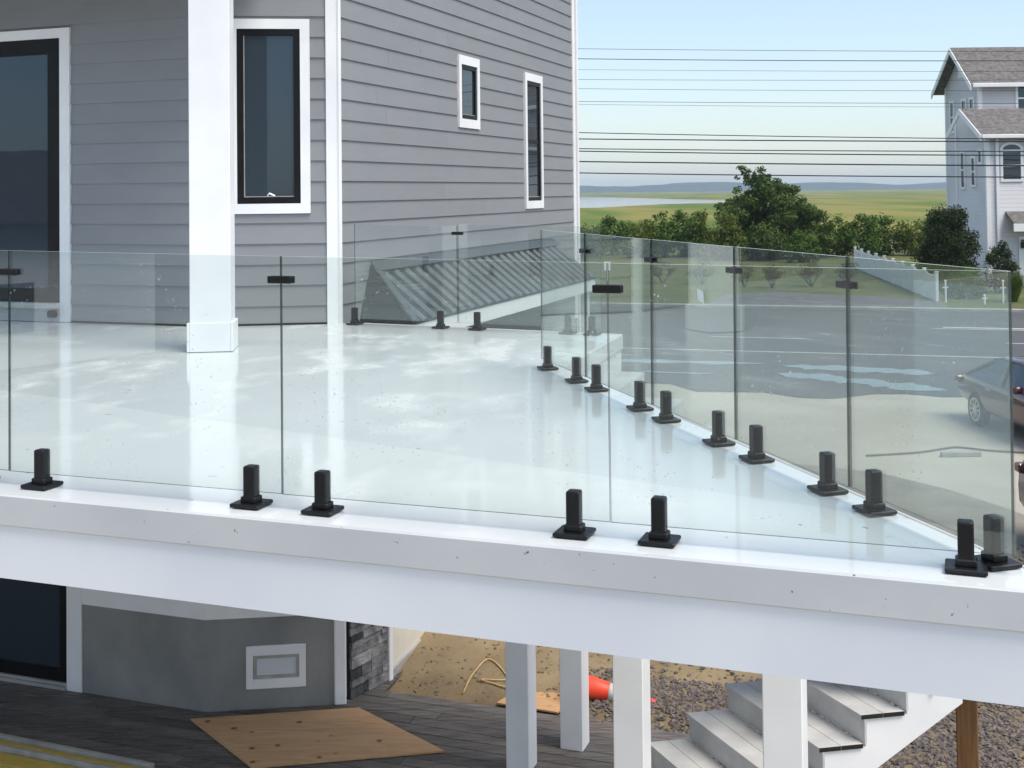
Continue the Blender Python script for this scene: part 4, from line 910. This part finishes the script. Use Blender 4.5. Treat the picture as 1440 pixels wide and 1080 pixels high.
part('gutter', 'white', lambda b: NB(b, UX - .5, UX + 16.4, UY0 - .58, UY0 - .46, UE - .38, UE - .18), rf_, bevel=.02)
part('roof_vent', 'black', lambda b: b.tube([V(27.0, 63.2, 7.2), V(27.0, 63.2, 7.75)], .09, 10), rf_)
part('roof_vent', 'white', lambda b: NB(b, 29.2, 29.8, 63.3, 63.9, 7.2, 7.7), rf_)
part('gable_vent', 'white', lambda b: b.cbox(V(UX - .02, 64.4, 7.35), (.04, 0, 0), (0, .7, 0), (0, 0, .8)), nh)
BX, BY0, BY1, BE, BR = 22.75, 58.6, 62.6, 3.72, 4.95
part('wall', 'siding_far', lambda b: b.extr([V(BX, BY0, GZ), V(BX, BY1, GZ), V(BX, BY1, BR - .3), V(BX, BY0 + 2.1, BR - .12), V(BX, BY0, BE)], (17, 0, 0)), nh)
part('roof', 'shingle', lambda b: b.extr([V(BX - .4, BY0 - .45, BE - .18), V(BX - .4, BY0 + 2.2, BR), V(BX - .4, BY0 + 2.2, BR + .14), V(BX - .4, BY0 - .45, BE - .04)], (18, 0, 0)), nh)
part('rake_board', 'white', lambda b: (b.extr([V(BX - .41, BY0 - .5, BE - .34), V(BX - .41, BY0 + 2.2, BR - .18), V(BX - .41, BY0 + 2.2, BR + .12), V(BX - .41, BY0 - .5, BE - .05)], (-.05, 0, 0)), b.extr([V(BX - .41, BY0 + 2.25, BR - .18), V(BX - .41, BY0 + 4.2, BE - .2), V(BX - .41, BY0 + 4.2, BE + .1), V(BX - .41, BY0 + 2.25, BR + .12)], (-.05, 0, 0))), nh)
part('gutter', 'white', lambda b: NB(b, BX - .4, BX + 17, BY0 - .58, BY0 - .46, BE - .22, BE - .04), nh, bevel=.02)
for x, y, z0_, z1_ in ((UX, UY0, BR, UE - .2), (BX, BY0, GZ, BE - .1)):
    part('corner_board', 'white', lambda b: NB(b, x - .03, x + .16, y - .03, y + .16, z0_, z1_), nh)
part('downspout', 'white', lambda b: NB(b, BX + .42, BX + .55, BY0 - .12, BY0 - .02, GZ, BE - .2), nh)
part('corner_board', 'white', lambda b: NB(b, BX - .03, BX + .12, BY1 - .15, BY1 + .03, GZ, BR - .4), nh)
part('corner_board', 'white', lambda b: NB(b, UX - .03, UX + .12, UY1 - .15, UY1 + .03, GZ, UE), nh)
def fwin(x, z, w_, h, y=None, gx=None, arch=False, sash=True):
    """gx None: on a front wall at depth y; else on a side wall x=gx with x used as the depth"""
    def B(b, u0, u1, v0, v1, d0, d1):
        if gx is None: NB(b, x + u0, x + u1, y - d1, y - d0, z + v0, z + v1)
        else: NB(b, gx - d1, gx - d0, x + u0, x + u1, z + v0, z + v1)
    t_ = .12
    o = part('window', 'white', lambda b: (B(b, -w_ / 2 - t_, -w_ / 2, -t_, h + t_, .0, .06), B(b, w_ / 2, w_ / 2 + t_, -t_, h + t_, 0, .06), B(b, -w_ / 2, w_ / 2, h, h + t_, 0, .06), B(b, -w_ / 2, w_ / 2, -t_, 0, 0, .06), *([B(b, -w_ / 2, w_ / 2, h * .5 - .04, h * .5 + .04, 0, .045)] if sash else [])), nh)
    part('window_pane', 'pane', lambda b: B(b, -w_ / 2, w_ / 2, 0, h, -.05, .02), o)
    if arch:
        def ar(b):
            pts = [V(x + (w_ / 2 + .14) * math.cos(a), y - .001, z + h + t_ + (w_ * .42) * math.sin(a)) for a in [math.pi * i / 12 for i in range(13)]]; b.extr(pts, (0, -.06, 0))
        part('arch_head', 'white', ar, o)
        def ar2(b):
            pts = [V(x + (w_ / 2) * math.cos(a), y - .062, z + h + t_ + (w_ * .28) * math.sin(a)) for a in [math.pi * i / 12 for i in range(13)]]; b.extr(pts, (0, -.01, 0))
        part('arch_pane', 'pane', ar2, o)
    return o
fwin(26.25, 5.10, 1.05, 1.15, y=UY0); fwin(29.5, 5.10, 1.05, 1.15, y=UY0)
fwin(23.95, 1.55, .85, 1.30, y=BY0, arch=True); fwin(27.0, 1.55, .85, 1.30, y=BY0, arch=True)
fwin(65.7, 4.2, .45, 1.5, gx=UX); fwin(64.0, 4.0, .50, 1.7, gx=UX); fwin(62.9, 5.25, .45, .45, gx=UX, sash=False)
fwin(61.6, 1.2, .4, 1.7, gx=BX); fwin(60.2, 1.3, .4, 1.3, gx=BX); fwin(59.3, 2.4, .35, .5, gx=BX, sash=False)
part('pent_roof', 'shingle', lambda b: b.extr([V(23.6, BY0 - .02, -.15), V(23.6, BY0 - 1.0, -.62), V(23.6, BY0 - 1.0, -.50), V(23.6, BY0 - .02, .0)], (14, 0, 0)), nh)
part('pent_fascia', 'white', lambda b: NB(b, 23.58, 37.6, BY0 - 1.06, BY0 - .98, -.92, -.55), nh)
gd = part('garage_door', 'garage', lambda b: NB(b, 24.5, 28.5, BY0 - .03, BY0 - .01, GZ + .02, GZ + 2.165), nh)
for k in range(4): part('door_panel', 'garage', lambda b: NB(b, 24.55, 28.45, BY0 - .06, BY0 - .031, GZ + .08 + .52 * k, GZ + .08 + .52 * k + .50), gd)
part('garage_trim', 'white', lambda b: (NB(b, 24.2, 24.5, BY0 - .08, BY0 - .005, GZ, -1.2), NB(b, 28.5, 28.8, BY0 - .08, BY0 - .005, GZ, -1.2), NB(b, 24.5, 28.5, BY0 - .08, BY0 - .005, GZ + 2.17, -1.2)), gd)
part('lamp', 'black', lambda b: (NB(b, 24.28, 24.44, BY0 - .22, BY0 - .085, -1.75, -1.45), NB(b, 24.33, 24.39, BY0 - .2, BY0 - .1, -1.44, -1.34)), nh)

lh = thing('cottage', (-33, -5, GZ), 'low cottage showing only as a dim reflection in the glass door', 'house')
part('wall', 'siding_far', lambda b: b.obox((-37, -14, GZ - .05), (7, 0, 0), (0, 20, 0), (0, 0, 4.2)), lh)
part('roof', 'shingle', lambda b: b.extr([V(-37.6, -14.5, GZ + 4.0), V(-33.5, -14.5, GZ + 6.4), V(-29.4, -14.5, GZ + 4.0)], (0, 21, 0)), lh)
for y in (-10, -5, 0): part('window', 'pane', lambda b: NB(b, -30.02, -29.96, y, y + 1.2, GZ + 1.0, GZ + 2.4), lh)

# ------------------------------------------------------------------ overhead wires on poles
PA, PBx = -19.0, 34.0
def wl_pt(a, z): q = rd * a + rn * 51.5; return V(q.x, q.y, z)
WZ = [(7.232, 6.506, .010), (6.802, 6.170, .016), (6.403, 5.751, .007), (5.911, 5.388, .008), (5.512, 4.997, .008), (5.021, 4.495, .010), (4.836, 4.328, .007), (3.609, 3.10, .020), (3.395, 2.989, .027), (2.935, 2.599, .022), (2.812, 2.459, .026), (2.414, 2.042, .030), (1.893, 1.596, .026)]
ORD = ['highest', 'second', 'third', 'fourth', 'fifth', 'sixth', 'seventh', 'eighth', 'ninth', 'tenth', 'eleventh', 'twelfth', 'lowest']
aL_, aR_ = 3.43 * .96 - 52.6 * .279 + 0, 19.8 * .96 - 47.86 * .279
for i, (za, zb, r_) in enumerate(WZ):
    sl = (zb - za) / (aR_ - aL_); sag = .35 + .12 * math.sin(i * 2.1); pts = []
    for k in range(41):
        a = PA + (PBx - PA) * k / 40; u = (a - PA) / (PBx - PA); zz = za + sl * (a - aL_) + sag * (4 * (u - .5) ** 2 - 4 * ((((aL_ + aR_) / 2 - PA) / (PBx - PA)) - .5) ** 2) * .6
        pts.append(wl_pt(a, zz) + rn * ((i % 3) - 1) * .25)
    b = MB(); b.tube(pts, r_, 6); o = b.build('overhead_wire', 'wire', smooth=True)
    tag(o, ('%s thin overhead wire counting down across the sky above the road' if r_ < .018 else '%s overhead wire counting down, a thick black cable across the road') % ORD[i], 'wire', 'overhead wires along the road')
for a, lab in ((PA, 'wooden utility pole at the far roadside behind the grey house'), (PBx, 'wooden utility pole at the far roadside past the neighbouring house')):
    t = thing('utility_pole', tuple(wl_pt(a, GZ)), lab, 'pole'); q = wl_pt(a, GZ - .1)
    part('pole', 'pole', lambda b: b.tube([q, q + V(0, 0, 13.6)], .17, 12, .12), t, smooth=True)
    part('crossarm', 'pole', lambda b: b.cbox(q + V(0, 0, 12.2), rn * 2.4, rd * .1, (0, 0, .12)), t)

# ------------------------------------------------------------------ air
b = MB(); b.obox((-3600, -60, GZ - 1.2), (7200, 0, 0), (0, 4500, 0), (0, 0, 34 - GZ))
m, n, p, o_ = nodes_of('haze'); n.nodes.remove(p); pv = n.nodes.new('ShaderNodeVolumePrincipled'); pv.inputs['Color'].default_value = (.70, .84, 1, 1); pv.inputs['Density'].default_value = .0002
n.links.new(pv.outputs[0], o_.inputs['Volume'])
tag(b.build('haze', 'haze'), 'thin blue summer haze filling the air over the marsh', 'haze', kind='stuff')
